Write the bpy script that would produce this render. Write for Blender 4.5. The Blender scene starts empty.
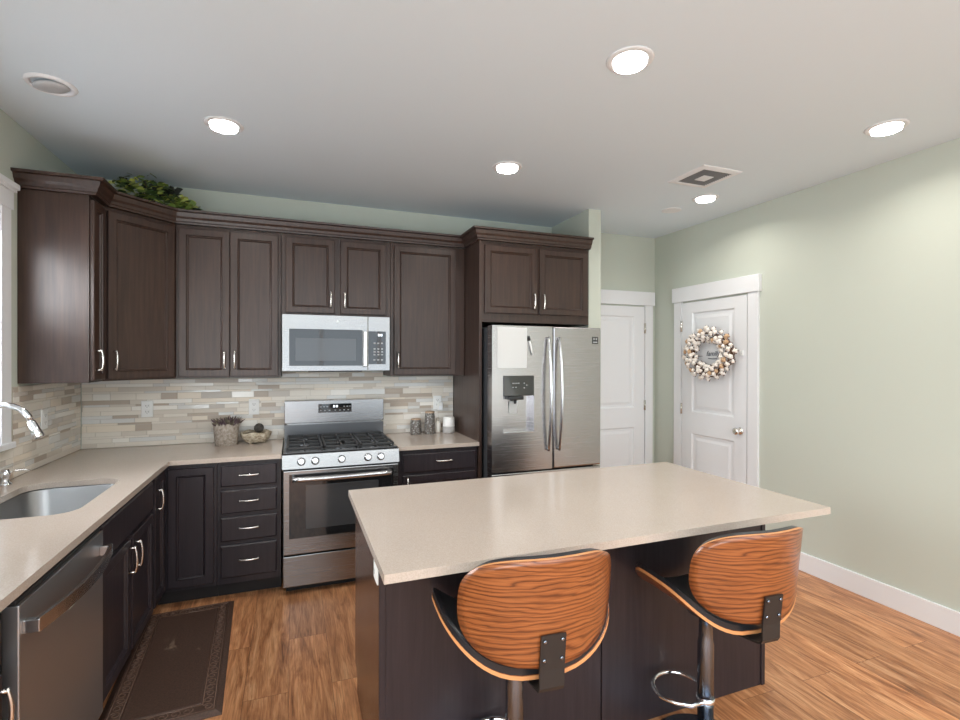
import bpy, bmesh, math, random
from mathutils import Vector, Matrix
random.seed(7)
S = bpy.context.scene
COL = S.collection
PI = math.pi
# ------------------------------------------------------------------ camera
def make_camera():
    yaw, pitch, roll = math.radians(20.684), math.radians(-0.16), math.radians(0.113)
    f = Vector((math.sin(yaw)*math.cos(pitch), math.cos(yaw)*math.cos(pitch), math.sin(pitch)))
    r = Vector((math.cos(yaw), -math.sin(yaw), 0)); u = r.cross(f)
    r2 = r*math.cos(roll)+u*math.sin(roll); u2 = u*math.cos(roll)-r*math.sin(roll)
    cd = bpy.data.cameras.new('camera'); cd.sensor_width = 36; cd.lens = 495.5/960*36
    cd.clip_start = 0.05
    cam = bpy.data.objects.new('camera', cd); COL.objects.link(cam)
    m = Matrix.Identity(4)
    for i in range(3):
        m[i][0] = r2[i]; m[i][1] = u2[i]; m[i][2] = -f[i]
    m[0][3], m[1][3], m[2][3] = 1.347, -4.0915, 1.524
    cam.matrix_world = m
    S.camera = cam
make_camera()
# ------------------------------------------------------------------ world, light, exposure
W = bpy.data.worlds.new('world'); S.world = W; W.use_nodes = True
W.node_tree.nodes['Background'].inputs[0].default_value = (0.93, 0.97, 1.0, 1)
W.node_tree.nodes['Background'].inputs[1].default_value = 1.6
S.view_settings.view_transform = 'Standard'; S.view_settings.look = 'None'
S.view_settings.gamma = 1; S.view_settings.use_curve_mapping = False
S.view_settings.exposure = -0.1
S.cycles.use_denoising = True
S.cycles.max_bounces = 8; S.cycles.diffuse_bounces = 5; S.cycles.glossy_bounces = 4
S.cycles.sample_clamp_indirect = 6; S.cycles.caustics_reflective = False; S.cycles.caustics_refractive = False
RW_ = 4.79
def area(name, loc, target, sx, sy, energy, col=(1, 1, 1), shape='RECTANGLE', spread=180):
    l = bpy.data.lights.new(name, 'AREA'); l.shape = shape; l.size = sx; l.size_y = sy
    l.energy = energy; l.color = col; l.spread = math.radians(spread)
    o = bpy.data.objects.new(name, l); COL.objects.link(o); o.location = loc
    o.rotation_euler = (Vector(target)-Vector(loc)).to_track_quat('-Z', 'Y').to_euler()
    return o
area('daylight_patio', (2.5, -7.67, 1.15), (2.5, 0, 1.6), 3.6, 2.2, 34, (0.62, 0.82, 1.0))
area('fill_light_left', (0.06, -5.4, 1.35), (3.0, -4.6, 3.6), 2.6, 1.7, 150, (0.87, 0.95, 1.0))  # added fill aimed upward to lift the ceiling; wall is solid here
area('fill_light_right', (RW_-0.06, -5.6, 1.35), (2.0, -4.0, 3.4), 2.6, 1.7, 14, (0.92, 0.965, 1.0))  # weaker added fill from the opposite side, no window in this wall
area('fill_light_overhead', (2.4, -5.5, 2.70), (2.4, -5.3, 0), 4.2, 3.2, 200, (0.89, 0.955, 1.0))  # added soft overhead fill behind the camera, not a real fixture
area('daylight_sink_window', (-0.12, -1.5, 1.6), (2, -1.5, 1.3), 1.1, 1.1, 80, (0.95, 0.97, 1.0))
DOWN = 5.5        # watts of each recessed lamp
# ------------------------------------------------------------------ materials
def srgb(r, g, b):
    f = lambda c: (c/255/12.92 if c/255 <= .04045 else ((c/255+.055)/1.055)**2.4)
    return (f(r), f(g), f(b), 1)
MATS = {}
def mat(name, col=(0.5, 0.5, 0.5, 1), rough=0.5, metal=0.0, spec=0.5, emit=None, estr=0, coat=0, aniso=0):
    m = bpy.data.materials.new(name); m.use_nodes = True
    b = m.node_tree.nodes['Principled BSDF']
    b.inputs['Base Color'].default_value = col; b.inputs['Roughness'].default_value = rough
    b.inputs['Metallic'].default_value = metal; b.inputs['Specular IOR Level'].default_value = spec
    b.inputs['Coat Weight'].default_value = coat; b.inputs['Anisotropic'].default_value = aniso
    if emit:
        b.inputs['Emission Color'].default_value = emit; b.inputs['Emission Strength'].default_value = estr
    MATS[name] = m
    return m
def nodes(m): return m.node_tree.nodes, m.node_tree.links, m.node_tree.nodes['Principled BSDF']
def coords(m, scale=(1, 1, 1), rot=(0, 0, 0), kind='Object'):
    n, l, b = nodes(m)
    tc = n.new('ShaderNodeTexCoord'); mp = n.new('ShaderNodeMapping')
    mp.inputs['Scale'].default_value = scale; mp.inputs['Rotation'].default_value = rot
    l.new(tc.outputs[kind], mp.inputs['Vector']); return mp.outputs['Vector']
def noise(m, vec, scale=5, detail=4, rough=0.55, dist=0):
    n, l, b = nodes(m); t = n.new('ShaderNodeTexNoise')
    t.inputs['Scale'].default_value = scale; t.inputs['Detail'].default_value = detail
    t.inputs['Roughness'].default_value = rough; t.inputs['Distortion'].default_value = dist
    l.new(vec, t.inputs['Vector']); return t.outputs['Fac']
def ramp(m, fac, stops):
    n, l, b = nodes(m); r = n.new('ShaderNodeValToRGB')
    while len(r.color_ramp.elements) < len(stops): r.color_ramp.elements.new(0.5)
    for e, (p, c) in zip(r.color_ramp.elements, stops): e.position = p; e.color = c
    l.new(fac, r.inputs['Fac']); return r.outputs['Color']
def mix(m, a, bb, fac, mode='MIX'):
    n, l, b = nodes(m); x = n.new('ShaderNodeMix'); x.data_type = 'RGBA'; x.blend_type = mode
    for sock, v in ((x.inputs['A'], a), (x.inputs['B'], bb)):
        if hasattr(v, 'node'): l.new(v, sock)
        else: sock.default_value = v
    if hasattr(fac, 'node'): l.new(fac, x.inputs['Factor'])
    else: x.inputs['Factor'].default_value = fac
    return x.outputs['Result']
def bump(m, h, strength=0.2, dist=0.002):
    n, l, b = nodes(m); u = n.new('ShaderNodeBump'); u.inputs['Strength'].default_value = strength
    u.inputs['Distance'].default_value = dist; l.new(h, u.inputs['Height']); l.new(u.outputs['Normal'], b.inputs['Normal'])
def base(m, c): n, l, b = nodes(m); l.new(c, b.inputs['Base Color'])
def roughn(m, c, lo, hi):
    n, l, b = nodes(m); r = n.new('ShaderNodeMapRange'); r.inputs['To Min'].default_value = lo; r.inputs['To Max'].default_value = hi
    l.new(c, r.inputs['Value']); l.new(r.outputs['Result'], b.inputs['Roughness'])

m = mat('wall_paint', srgb(196, 201, 190), 0.75)
bump(m, noise(m, coords(m), 260, 3), 0.08, 0.001)
m = mat('ceiling_paint', srgb(221, 232, 240), 0.85)
bump(m, noise(m, coords(m), 120, 3), 0.08, 0.001)
mat('white_trim', srgb(232, 233, 236), 0.4)
mat('white_plastic', srgb(235, 235, 233), 0.35)
mat('blind_white', srgb(238, 240, 243), 0.5)
m = mat('pane_glass'); n, l, b = nodes(m)
tr = n.new('ShaderNodeBsdfTransparent'); gl = n.new('ShaderNodeBsdfGlossy'); gl.inputs['Roughness'].default_value = 0.02
fr_ = n.new('ShaderNodeFresnel'); fr_.inputs['IOR'].default_value = 1.45; ms = n.new('ShaderNodeMixShader')
l.new(fr_.outputs[0], ms.inputs[0]); l.new(tr.outputs[0], ms.inputs[1]); l.new(gl.outputs[0], ms.inputs[2]); l.new(ms.outputs[0], n['Material Output'].inputs['Surface'])
# floor: laminate planks running along y
m = mat('floor_planks', rough=0.36)
n, l, b = nodes(m)
tc = n.new('ShaderNodeTexCoord'); sp = n.new('ShaderNodeSeparateXYZ'); cb = n.new('ShaderNodeCombineXYZ')
l.new(tc.outputs['Object'], sp.inputs[0]); l.new(sp.outputs['Y'], cb.inputs['X']); l.new(sp.outputs['X'], cb.inputs['Y'])
br = n.new('ShaderNodeTexBrick'); br.offset = 0.37; br.offset_frequency = 2
br.inputs['Scale'].default_value = 1; br.inputs['Brick Width'].default_value = 1.22; br.inputs['Row Height'].default_value = 0.19
br.inputs['Mortar Size'].default_value = 0.0008; br.inputs['Mortar Smooth'].default_value = 0.2; br.inputs['Bias'].default_value = 0
br.inputs['Color1'].default_value = (0, 0, 0, 1); br.inputs['Color2'].default_value = (1, 1, 1, 1); br.inputs['Mortar'].default_value = (0.5, 0.5, 0.5, 1)
l.new(cb.outputs[0], br.inputs['Vector'])
vm = n.new('ShaderNodeVectorMath'); vm.operation = 'SCALE'; vm.inputs['Scale'].default_value = 31.0
l.new(br.outputs['Color'], vm.inputs[0])
va = n.new('ShaderNodeVectorMath'); va.operation = 'ADD'; l.new(cb.outputs[0], va.inputs[0]); l.new(vm.outputs[0], va.inputs[1])
mp = n.new('ShaderNodeMapping'); mp.inputs['Scale'].default_value = (1.1, 9, 1); l.new(va.outputs[0], mp.inputs['Vector'])
g1 = noise(m, mp.outputs['Vector'], 2.2, 8, 0.62, 1.2)
mp2 = n.new('ShaderNodeMapping'); mp2.inputs['Scale'].default_value = (3, 60, 1); l.new(va.outputs[0], mp2.inputs['Vector'])
g2 = noise(m, mp2.outputs['Vector'], 3.0, 5, 0.6, 0.3)
c1 = ramp(m, g1, [(0.26, srgb(106, 66, 42)), (0.40, srgb(168, 113, 75)), (0.55, srgb(202, 145, 102)), (0.72, srgb(222, 174, 132))])
c2 = ramp(m, g2, [(0.34, (0.55, 0.50, 0.46, 1)), (0.58, (1, 1, 1, 1))])
c3 = mix(m, c1, c2, 0.75, 'MULTIPLY')
tone = ramp(m, br.outputs['Color'], [(0, (0.80, 0.78, 0.77, 1)), (0.5, (1.0, 0.97, 0.93, 1)), (1, (1.12, 1.06, 1.0, 1))])
c4 = mix(m, c3, tone, 1.0, 'MULTIPLY')
c5 = mix(m, c4, srgb(60, 38, 26), br.outputs['Fac'])
base(m, c5); roughn(m, g2, 0.42, 0.30); bump(m, g2, 0.12, 0.001)
# espresso cabinet wood (grain vertical)
def wood_dark(name, lo, hi, rough, vertical=True):
    m = mat(name, rough=rough, spec=0.45)
    v = coords(m, (26, 26, 1.3) if vertical else (1.3, 26, 26))
    g = noise(m, v, 2.2, 6, 0.6, 0.4)
    base(m, ramp(m, g, [(0.3, lo), (0.7, hi)]))
    roughn(m, g, rough+0.06, rough-0.04)
    return m
wood_dark('espresso', srgb(50, 37, 32), srgb(72, 53, 45), 0.33)
wood_dark('espresso_gloss', srgb(58, 42, 36), srgb(82, 59, 49), 0.20)
wood_dark('espresso_base', srgb(38, 32, 36), srgb(52, 44, 48), 0.36)
mat('toe_kick', srgb(26, 22, 22), 0.6)
mat('black_gap', srgb(14, 13, 13), 0.6)
# quartz
m = mat('quartz', rough=0.16, spec=0.5)
v = coords(m); a = noise(m, v, 240, 3, 0.7); c = noise(m, v, 3, 3)
base(m, mix(m, ramp(m, a, [(0.35, srgb(181, 167, 155)), (0.65, srgb(195, 182, 171))]), ramp(m, c, [(0.3, (0.96, 0.96, 0.96, 1)), (0.7, (1, 1, 1, 1))]), 1.0, 'MULTIPLY'))
# steel
def steel(name, col, rough, axis):
    m = mat(name, col, rough, 1.0, aniso=0.0)
    v = coords(m, {'h': (1.5, 1.5, 320), 'v': (320, 320, 1.5)}[axis])
    g = noise(m, v, 1.5, 4, 0.6)
    roughn(m, g, rough-0.02, rough+0.05); bump(m, g, 0.02, 0.0003)
    return m
steel('steel', (0.32, 0.315, 0.315, 1), 0.25, 'h')
steel('steel_fridge', (0.455, 0.44, 0.45, 1), 0.25, 'h')
steel('steel_dark', (0.52, 0.53, 0.54, 1), 0.40, 'h')
mat('riser_metal', (0.13, 0.13, 0.135, 1), 0.3, 1.0)
mat('steel_plain', (0.58, 0.58, 0.59, 1), 0.27, 1.0)
mat('sink_steel', (0.27, 0.275, 0.28, 1), 0.32, 1.0)
mat('nickel', (0.80, 0.77, 0.73, 1), 0.26, 1.0)
mat('chrome', (0.82, 0.83, 0.85, 1), 0.08, 1.0)
mat('chrome_dark', (0.22, 0.25, 0.30, 1), 0.26, 1.0)
mat('black_glass', (0.012, 0.012, 0.013, 1), 0.05, spec=0.6, coat=0.5)
mat('window_mesh', (0.045, 0.045, 0.047, 1), 0.12, spec=0.6, coat=0.6)
mat('black_plastic', (0.018, 0.018, 0.019, 1), 0.35)
mat('cast_iron', (0.022, 0.022, 0.023, 1), 0.5)
mat('enamel_black', (0.02, 0.02, 0.021, 1), 0.18)
mat('grey_side', srgb(62, 64, 67), 0.45)
mat('grey_mark', srgb(170, 172, 175), 0.5)
mat('digit_light', (0.8, 0.9, 1, 1), 0.5, emit=(0.85, 0.93, 1, 1), estr=2.0)
mat('lamp_lens', (1, 1, 1, 1), 0.4, emit=(1, 0.97, 0.92, 1), estr=14)
mat('leather_black', (0.016, 0.018, 0.022, 1), 0.32)
mat('bracket_black', (0.03, 0.027, 0.026, 1), 0.42, 0.3)
mat('paper_white', srgb(214, 214, 213), 0.6)
mat('grout', srgb(200, 190, 178), 0.8)
for i, c in enumerate([(228, 220, 208), (214, 204, 191), (184, 169, 154), (240, 235, 227), (220, 218, 214), (200, 192, 183), (230, 218, 201)]):
    mat('tile_%s' % 'abcdefg'[i], srgb(*c), [0.3, 0.45, 0.35, 0.15, 0.12, 0.4, 0.3][i])
# stool plywood: uses the shell's own u (around) / v (height) coordinates
def plywood(name):
    m = mat(name, rough=0.3, spec=0.45, coat=0.25)
    v = coords(m, (1, 1, 1), kind='UV')
    n, l, b = nodes(m)
    mp = n.new('ShaderNodeMapping'); mp.inputs['Scale'].default_value = (1.5, 5.5, 1); l.new(v, mp.inputs['Vector'])
    big = noise(m, mp.outputs['Vector'], 1.7, 3, 0.5, 0.5)
    sx = n.new('ShaderNodeSeparateXYZ'); l.new(v, sx.inputs[0])
    mv = n.new('ShaderNodeMath'); mv.operation = 'MULTIPLY'; mv.inputs[1].default_value = 430; l.new(sx.outputs['Y'], mv.inputs[0])
    mul = n.new('ShaderNodeMath'); mul.operation = 'MULTIPLY_ADD'; mul.inputs[1].default_value = 40; l.new(big, mul.inputs[0]); l.new(mv.outputs[0], mul.inputs[2])
    sn = n.new('ShaderNodeMath'); sn.operation = 'SINE'; l.new(mul.outputs[0], sn.inputs[0])
    mr = n.new('ShaderNodeMapRange'); mr.inputs['From Min'].default_value = -1; l.new(sn.outputs[0], mr.inputs['Value'])
    mp2 = n.new('ShaderNodeMapping'); mp2.inputs['Scale'].default_value = (3.5, 110, 1); l.new(v, mp2.inputs['Vector'])
    fine = noise(m, mp2.outputs['Vector'], 2, 4, 0.6)
    ca = ramp(m, mr.outputs['Result'], [(0.0, srgb(104, 56, 30)), (0.12, srgb(126, 71, 38)), (0.35, srgb(147, 85, 46)), (1, srgb(157, 94, 53))])
    cb_ = ramp(m, fine, [(0.36, (0.62, 0.57, 0.52, 1)), (0.56, (1, 1, 1, 1))])
    base(m, mix(m, ca, cb_, 0.9, 'MULTIPLY'))
plywood('walnut_ply')
mat('ply_edge', srgb(214, 150, 98), 0.45)
# mat
m = mat('mat_brown', rough=0.5)
v = coords(m); st = noise(m, coords(m, (9, 3.2, 1), (0, 0, 0.5)), 1.6, 5, 0.6, 0.6)
fine = noise(m, v, 130, 2)
n, l, b = nodes(m)
tc = n.new('ShaderNodeTexCoord'); ds = n.new('ShaderNodeVectorMath'); ds.operation = 'DISTANCE'
ds.inputs[1].default_value = (0.02, 0.08, 0.018); l.new(tc.outputs['Object'], ds.inputs[0])
near = n.new('ShaderNodeMapRange'); near.inputs['From Min'].default_value = 0.05; near.inputs['From Max'].default_value = 0.17
near.inputs['To Min'].default_value = 1; near.inputs['To Max'].default_value = 0; l.new(ds.outputs['Value'], near.inputs['Value'])
sm = ramp(m, st, [(0.56, (0, 0, 0, 1)), (0.68, (1, 1, 1, 1))])
wear = n.new('ShaderNodeMath'); wear.operation = 'MULTIPLY'; l.new(sm, wear.inputs[0]); l.new(near.outputs['Result'], wear.inputs[1])
c0 = ramp(m, fine, [(0.35, srgb(66, 48, 40)), (0.65, srgb(84, 62, 52))])
base(m, mix(m, c0, srgb(150, 128, 108), wear.outputs[0]))
mat('mat_scroll', srgb(112, 86, 72), 0.4)
# small things
m = mat('stone_pot', rough=0.85); v = coords(m); a = noise(m, v, 60, 5, 0.7)
base(m, ramp(m, a, [(0.3, srgb(120, 108, 98)), (0.5, srgb(165, 154, 143)), (0.7, srgb(196, 187, 177))])); bump(m, a, 0.6, 0.004)
m = mat('bark_bowl', rough=0.9); v = coords(m, (1, 1, 2)); a = noise(m, v, 38, 5, 0.7)
base(m, ramp(m, a, [(0.32, srgb(96, 82, 66)), (0.48, srgb(170, 156, 134)), (0.66, srgb(212, 203, 186))])); bump(m, a, 0.8, 0.006)
m = mat('moss_ball', rough=0.95); a = noise(m, coords(m), 70, 3); base(m, ramp(m, a, [(0.3, srgb(40, 36, 34)), (0.7, srgb(84, 78, 72))])); bump(m, a, 0.8, 0.004)
m = mat('dry_filler', rough=0.95); a = noise(m, coords(m), 60, 3); base(m, ramp(m, a, [(0.3, srgb(74, 62, 44)), (0.7, srgb(150, 132, 100))]))
m = mat('canister_glaze', rough=0.3)
n, l, b = nodes(m); vo = n.new('ShaderNodeTexVoronoi'); vo.inputs['Scale'].default_value = 75; l.new(coords(m), vo.inputs['Vector'])
base(m, ramp(m, vo.outputs['Distance'], [(0.1, srgb(176, 178, 176)), (0.45, srgb(110, 106, 102)), (0.8, srgb(84, 76, 70))]))
bump(m, vo.outputs['Distance'], 0.8, 0.004)
mat('canister_lid', srgb(176, 150, 126), 0.5)
mat('succulent_purple', srgb(92, 70, 78), 0.6); mat('succulent_green', srgb(112, 104, 88), 0.6)
mat('leaf_dark', srgb(58, 80, 40), 0.45); mat('leaf_mid', srgb(104, 126, 56), 0.45); mat('leaf_lime', srgb(176, 184, 92), 0.45)
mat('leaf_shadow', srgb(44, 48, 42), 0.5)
mat('basket', srgb(70, 52, 36), 0.8)
mat('speaker_cloth', srgb(172, 170, 168), 0.85)
mat('cotton', srgb(242, 234, 226), 0.95); mat('cotton_cup', srgb(96, 66, 46), 0.8); mat('cotton_tan', srgb(206, 172, 138), 0.95)
mat('twig', srgb(110, 82, 60), 0.85)
mat('sign_ink', srgb(112, 116, 122), 0.6)
mat('vent_grille', srgb(128, 129, 131), 0.6)
mat('slot_dark', srgb(60, 58, 56), 0.6)
mat('speaker_grille', srgb(186, 187, 189), 0.7)
mat('brown_sticker', srgb(206, 204, 192), 0.5)
# ------------------------------------------------------------------ mesh builder
WM = {}
class MB:
    def __init__(s): s.bm = bmesh.new(); s.uv = None
    def face(s, vs, mi=0, smooth=False):
        try: f = s.bm.faces.new(vs)
        except ValueError: return None
        f.material_index = mi; f.smooth = smooth; return f
    def box(s, x0, x1, y0, y1, z0, z1, bev=0.0, mi=0, M=None):
        if x0 > x1: x0, x1 = x1, x0
        if y0 > y1: y0, y1 = y1, y0
        if z0 > z1: z0, z1 = z1, z0
        r = bmesh.ops.create_cube(s.bm, size=1)
        vs = r['verts']
        for v in vs:
            v.co = Vector(((x0+x1)/2+v.co.x*(x1-x0), (y0+y1)/2+v.co.y*(y1-y0), (z0+z1)/2+v.co.z*(z1-z0)))
        fs = set(f for v in vs for f in v.link_faces)
        for f in fs: f.material_index = mi
        if bev > 0:
            es = list(set(e for v in vs for e in v.link_edges))
            rr = bmesh.ops.bevel(s.bm, geom=es, offset=bev, segments=2, affect='EDGES', profile=0.6)
            for f in rr['faces']: f.material_index = mi
            if M:
                allv = set(v for f in rr['faces'] for v in f.verts)
                for v in allv: v.co = M @ v.co
        elif M:
            for v in vs: v.co = M @ v.co
        return s
    def prism(s, poly, z0, z1, mi=0):      # polygon in xy, extruded in z
        a = [s.bm.verts.new((p[0], p[1], z0)) for p in poly]; b = [s.bm.verts.new((p[0], p[1], z1)) for p in poly]
        n = len(poly)
        s.face(a[::-1], mi); s.face(b, mi)
        for i in range(n): s.face((a[i], a[(i+1) % n], b[(i+1) % n], b[i]), mi)
        return s
    def lathe(s, prof, c=(0, 0, 0), seg=32, M=None, mi=0, smooth=True, cap=True):
        rings = []
        for r, z in prof:
            ring = []
            for k in range(seg):
                p = Vector((r*math.cos(2*PI*k/seg), r*math.sin(2*PI*k/seg), z))
                if M: p = M @ p
                ring.append(s.bm.verts.new(p+Vector(c)))
            rings.append(ring)
        for a, b in zip(rings, rings[1:]):
            for k in range(seg): s.face((a[k], a[(k+1) % seg], b[(k+1) % seg], b[k]), mi, smooth)
        if cap: s.face(rings[0][::-1], mi); s.face(rings[-1], mi)
        return s
    def tube(s, pts, r, seg=10, mi=0, closed=False, rs=None, flat=1.0):
        pts = [Vector(p) for p in pts]; n = len(pts); rings = []
        prev = None
        for i, p in enumerate(pts):
            if closed: t = (pts[(i+1) % n]-pts[i-1]).normalized()
            else: t = (pts[min(i+1, n-1)]-pts[max(i-1, 0)]).normalized()
            if prev is None:
                a = Vector((0, 0, 1)) if abs(t.z) < 0.9 else Vector((1, 0, 0))
                x = t.cross(a).normalized()
            else:
                x = (prev-t*prev.dot(t)).normalized()
            prev = x; y = t.cross(x)
            rr = rs[i] if rs else r
            rings.append([s.bm.verts.new(p+x*math.cos(2*PI*k/seg)*rr+y*math.sin(2*PI*k/seg)*rr*flat) for k in range(seg)])
        m = n if closed else n-1
        for i in range(m):
            a, b = rings[i], rings[(i+1) % n]
            for k in range(seg): s.face((a[k], a[(k+1) % seg], b[(k+1) % seg], b[k]), mi, True)
        if not closed: s.face(rings[0][::-1], mi); s.face(rings[-1], mi)
        return s
    def rings(s, O, U, V, N, w, h, prof, mi=0, capmi=None):   # stacked rectangular rings: (inset, height along N)
        O, U, V, N = Vector(O), Vector(U), Vector(V), Vector(N)
        flip = U.cross(V).dot(N) < 0
        rs = []
        for i, d in prof:
            rs.append([s.bm.verts.new(O+U*a+V*b+N*d) for a, b in ((i, i), (w-i, i), (w-i, h-i), (i, h-i))])
        for a, b in zip(rs, rs[1:]):
            for k in range(4):
                q = (a[k], a[(k+1) % 4], b[(k+1) % 4], b[k]); s.face(q[::-1] if flip else q, mi)
        s.face(rs[-1][::-1] if flip else rs[-1], mi if capmi is None else capmi)
        return s
    def door(s, O, U, V, N, w, h, t=0.02, rail=0.043, mi=0):  # recessed-panel cabinet door, back at O
        f = t
        if rail > 0 and w > 2*rail+0.04 and h > 2*rail+0.04:
            p = [(0, 0), (0, f-.003), (.003, f), (rail, f), (rail+.003, f-.007), (rail+.006, f-.0045), (rail+.010, f-.006), (rail+.014, f-.014), (rail+.018, f-.014)]
        else:
            p = [(0, 0), (0, f-.005), (.003, f-.004), (.007, f)]
        return s.rings(O, U, V, N, w, h, p, mi)
    def build(s, name, mats, parent=None, local=False, merge=False, recalc=False):
        if not isinstance(mats, (list, tuple)): mats = [mats]
        bm = s.bm
        if recalc: bmesh.ops.recalc_face_normals(bm, faces=bm.faces)
        if parent is not None and not local:
            inv = WM[parent.name].inverted()
            for v in bm.verts: v.co = inv @ v.co
        me = bpy.data.meshes.new(name); bm.to_mesh(me); bm.free()
        for k in mats: me.materials.append(MATS[k])
        o = bpy.data.objects.new(name, me); COL.objects.link(o)
        if parent is not None: o.parent = parent; WM[o.name] = WM[parent.name].copy()
        else: WM[o.name] = Matrix.Identity(4)
        return o
def thing(name, label, cat, loc=(0, 0, 0), rotz=0.0, group=None):
    o = bpy.data.objects.new(name, None); COL.objects.link(o); o.empty_display_size = 0.1
    o.location = loc; o.rotation_euler = (0, 0, rotz); o['label'] = label; o['category'] = cat
    if group: o['group'] = group
    WM[o.name] = Matrix.Translation(loc) @ Matrix.Rotation(rotz, 4, 'Z')
    return o
def tag(o, label, cat, group=None):
    o['label'] = label; o['category'] = cat
    if group: o['group'] = group
    return o
def struct(o): o['kind'] = 'structure'; return o
def one(name, mb, mats, label, cat, loc, group=None, rotz=0):       # a thing that is a single mesh, origin at its base
    m = Matrix.Translation(loc) @ Matrix.Rotation(rotz, 4, 'Z')
    inv = m.inverted()
    for v in mb.bm.verts: v.co = inv @ v.co
    o = mb.build(name, mats); o.matrix_world = m; WM[o.name] = m
    return tag(o, label, cat, group)
def pull(mb, C, A, N, L=0.115):   # arched bar pull centred at C on the face, along A, standing off along N
    C, A, N = Vector(C), Vector(A), Vector(N)
    pts = []; rs = []
    for i in range(13):
        q = -1+2*i/12
        pts.append(C+A*(q*L/2)+N*(0.022+0.010*(1-q*q))); rs.append(0.0048+0.0012*(1-q*q))
    mb.tube(pts, 0.005, 8, rs=rs)
    for q in (-1, 1):
        a = C+A*(q*L*0.44)
        mb.tube([a, a+N*0.012, a+N*0.024], 0.005, 8, rs=[0.0075, 0.005, 0.006])
    return mb
X, Y, Z = Vector((1, 0, 0)), Vector((0, 1, 0)), Vector((0, 0, 1))
CH = 2.749; RW = 4.79; FR = -7.5; CT = 0.905
# ================================================================== THE SETTING
struct(MB().box(-0.15, RW+0.15, FR-0.15, 0.15, -0.1, 0).build('floor', 'floor_planks'))
struct(MB().box(-0.15, RW+0.15, FR-0.15, 0.15, CH, CH+0.1).build('ceiling', 'ceiling_paint'))
struct(MB().box(-0.15, RW+0.15, 0, 0.15, 0, CH).build('wall_back', 'wall_paint'))
struct(MB().box(RW, RW+0.15, FR, 0, 0, CH).build('wall_right', 'wall_paint'))
WY0, WY1, WZ0, WZ1 = -2.09, -1.01, 1.13, 2.27       # window opening
wl = MB()
wl.box(-0.15, 0, WY1, 0, 0, CH).box(-0.15, 0, FR, WY0, 0, CH).box(-0.15, 0, WY0, WY1, 0, WZ0).box(-0.15, 0, WY0, WY1, WZ1, CH)
struct(wl.build('wall_left', 'wall_paint'))
wf = MB()
wf.box(0, 0.7, FR-0.15, FR, 0, CH).box(4.3, RW, FR-0.15, FR, 0, CH).box(0.7, 4.3, FR-0.15, FR, 2.25, CH)
struct(wf.build('wall_front', 'wall_paint'))
pf = MB()
for x in (0.7, 1.86, 3.06, 4.22): pf.box(x, x+0.08, FR-0.1, FR-0.04, 0, 2.25)
pf.box(0.7, 4.3, FR-0.1, FR-0.04, 2.17, 2.25)
struct(pf.build('trim_1', 'white_trim'))
struct(MB().box(3.605, 3.722, -0.618, 0, 0, CH).build('wall_stub', 'wall_paint'))
bb = MB().box(RW-0.016, RW, FR, -1.222, 0, 0.132, 0.003)
struct(bb.build('baseboard_right', 'white_trim'))
struct(MB().box(3.73, 3.83, -0.016, 0, 0, 0.132, 0.003).build('baseboard_back', 'white_trim'))

def interior_door(name, O, U, N, w, hinge_left):
    """two-panel door on a wall: O bottom-left corner of the slab on the wall face, U along the wall, N into the room."""
    O, U, N = Vector(O), Vector(U), Vector(N)
    H = 2.045
    root = bpy.data.objects.new(name, None); COL.objects.link(root); root.location = O; root['kind'] = 'structure'
    WM[root.name] = Matrix.Translation(O)
    M = Matrix(((U.x, N.x, 0, O.x), (U.y, N.y, 0, O.y), (0, 0, 1, 0), (0, 0, 0, 1)))
    def B(mb, a0, a1, d0, d1, z0, z1, bev=0):
        mb.box(a0, a1, d0, d1, z0, z1, bev, M=M)
    s = MB(); st = 0.122; t0, t1 = 0.0, 0.018
    B(s, 0, st, t0, t1, 0.01, H); B(s, w-st, w, t0, t1, 0.01, H)
    rails = [(0.01, 0.24), (0.845, 1.04), (1.95, H)]
    for a, b_ in rails: B(s, st, w-st, t0, t1, a, b_)
    for a, b_ in ((0.24, 0.845), (1.04, 1.95)):
        s.rings(O+U*st+Z*a, U, Z, N, w-2*st, b_-a, [(0, t1), (0.012, t1-0.011), (0.035, t1-0.011), (0.06, t1-0.004)])
    s.build('door_slab', 'white_trim', root)
    c = MB(); cw = 0.09
    B(c, -0.012-cw, -0.008, 0, 0.022, 0, 2.06, 0.002); B(c, w+0.008, w+0.012+cw, 0, 0.022, 0, 2.06, 0.002)
    c.build('door_casing', 'white_trim', root)
    hd = MB(); B(hd, -0.03-cw, w+0.03+cw, 0, 0.032, 2.06, 2.195, 0.003)
    hd.build('door_header', 'white_trim', root)
    for z in (0.27, 1.06, 1.83):
        h = MB(); a = -0.004 if hinge_left else w+0.004
        B(h, a-0.012, a+0.012, 0.018, 0.0225, z-0.05, z+0.05)
        h.tube([O+U*a+N*0.026+Z*(z-0.05), O+U*a+N*0.026+Z*(z+0.05)], 0.006, 8)
        h.build('door_hinge', 'nickel', root)
    k = MB(); a = w-0.06 if hinge_left else 0.06
    Mk = Matrix.Rotation(PI/2, 4, 'X') if abs(N.y) > 0.5 else Matrix.Rotation(-PI/2, 4, 'Y')
    k.lathe([(0.031, 0), (0.031, 0.006), (0.026, 0.010), (0.012, 0.013), (0.011, 0.030), (0.022, 0.036), (0.029, 0.046), (0.027, 0.058), (0.014, 0.064)],
            O+U*a+N*0.018+Z*0.935, 24, Mk)
    k.build('door_knob', 'nickel', root)
    return root
interior_door('door_1', (RW, -0.400, 0), (0, -1, 0), (-1, 0, 0), 0.713, True)
interior_door('door_2', (3.915, 0, 0), (1, 0, 0), (0, -1, 0), 0.735, False)

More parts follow.
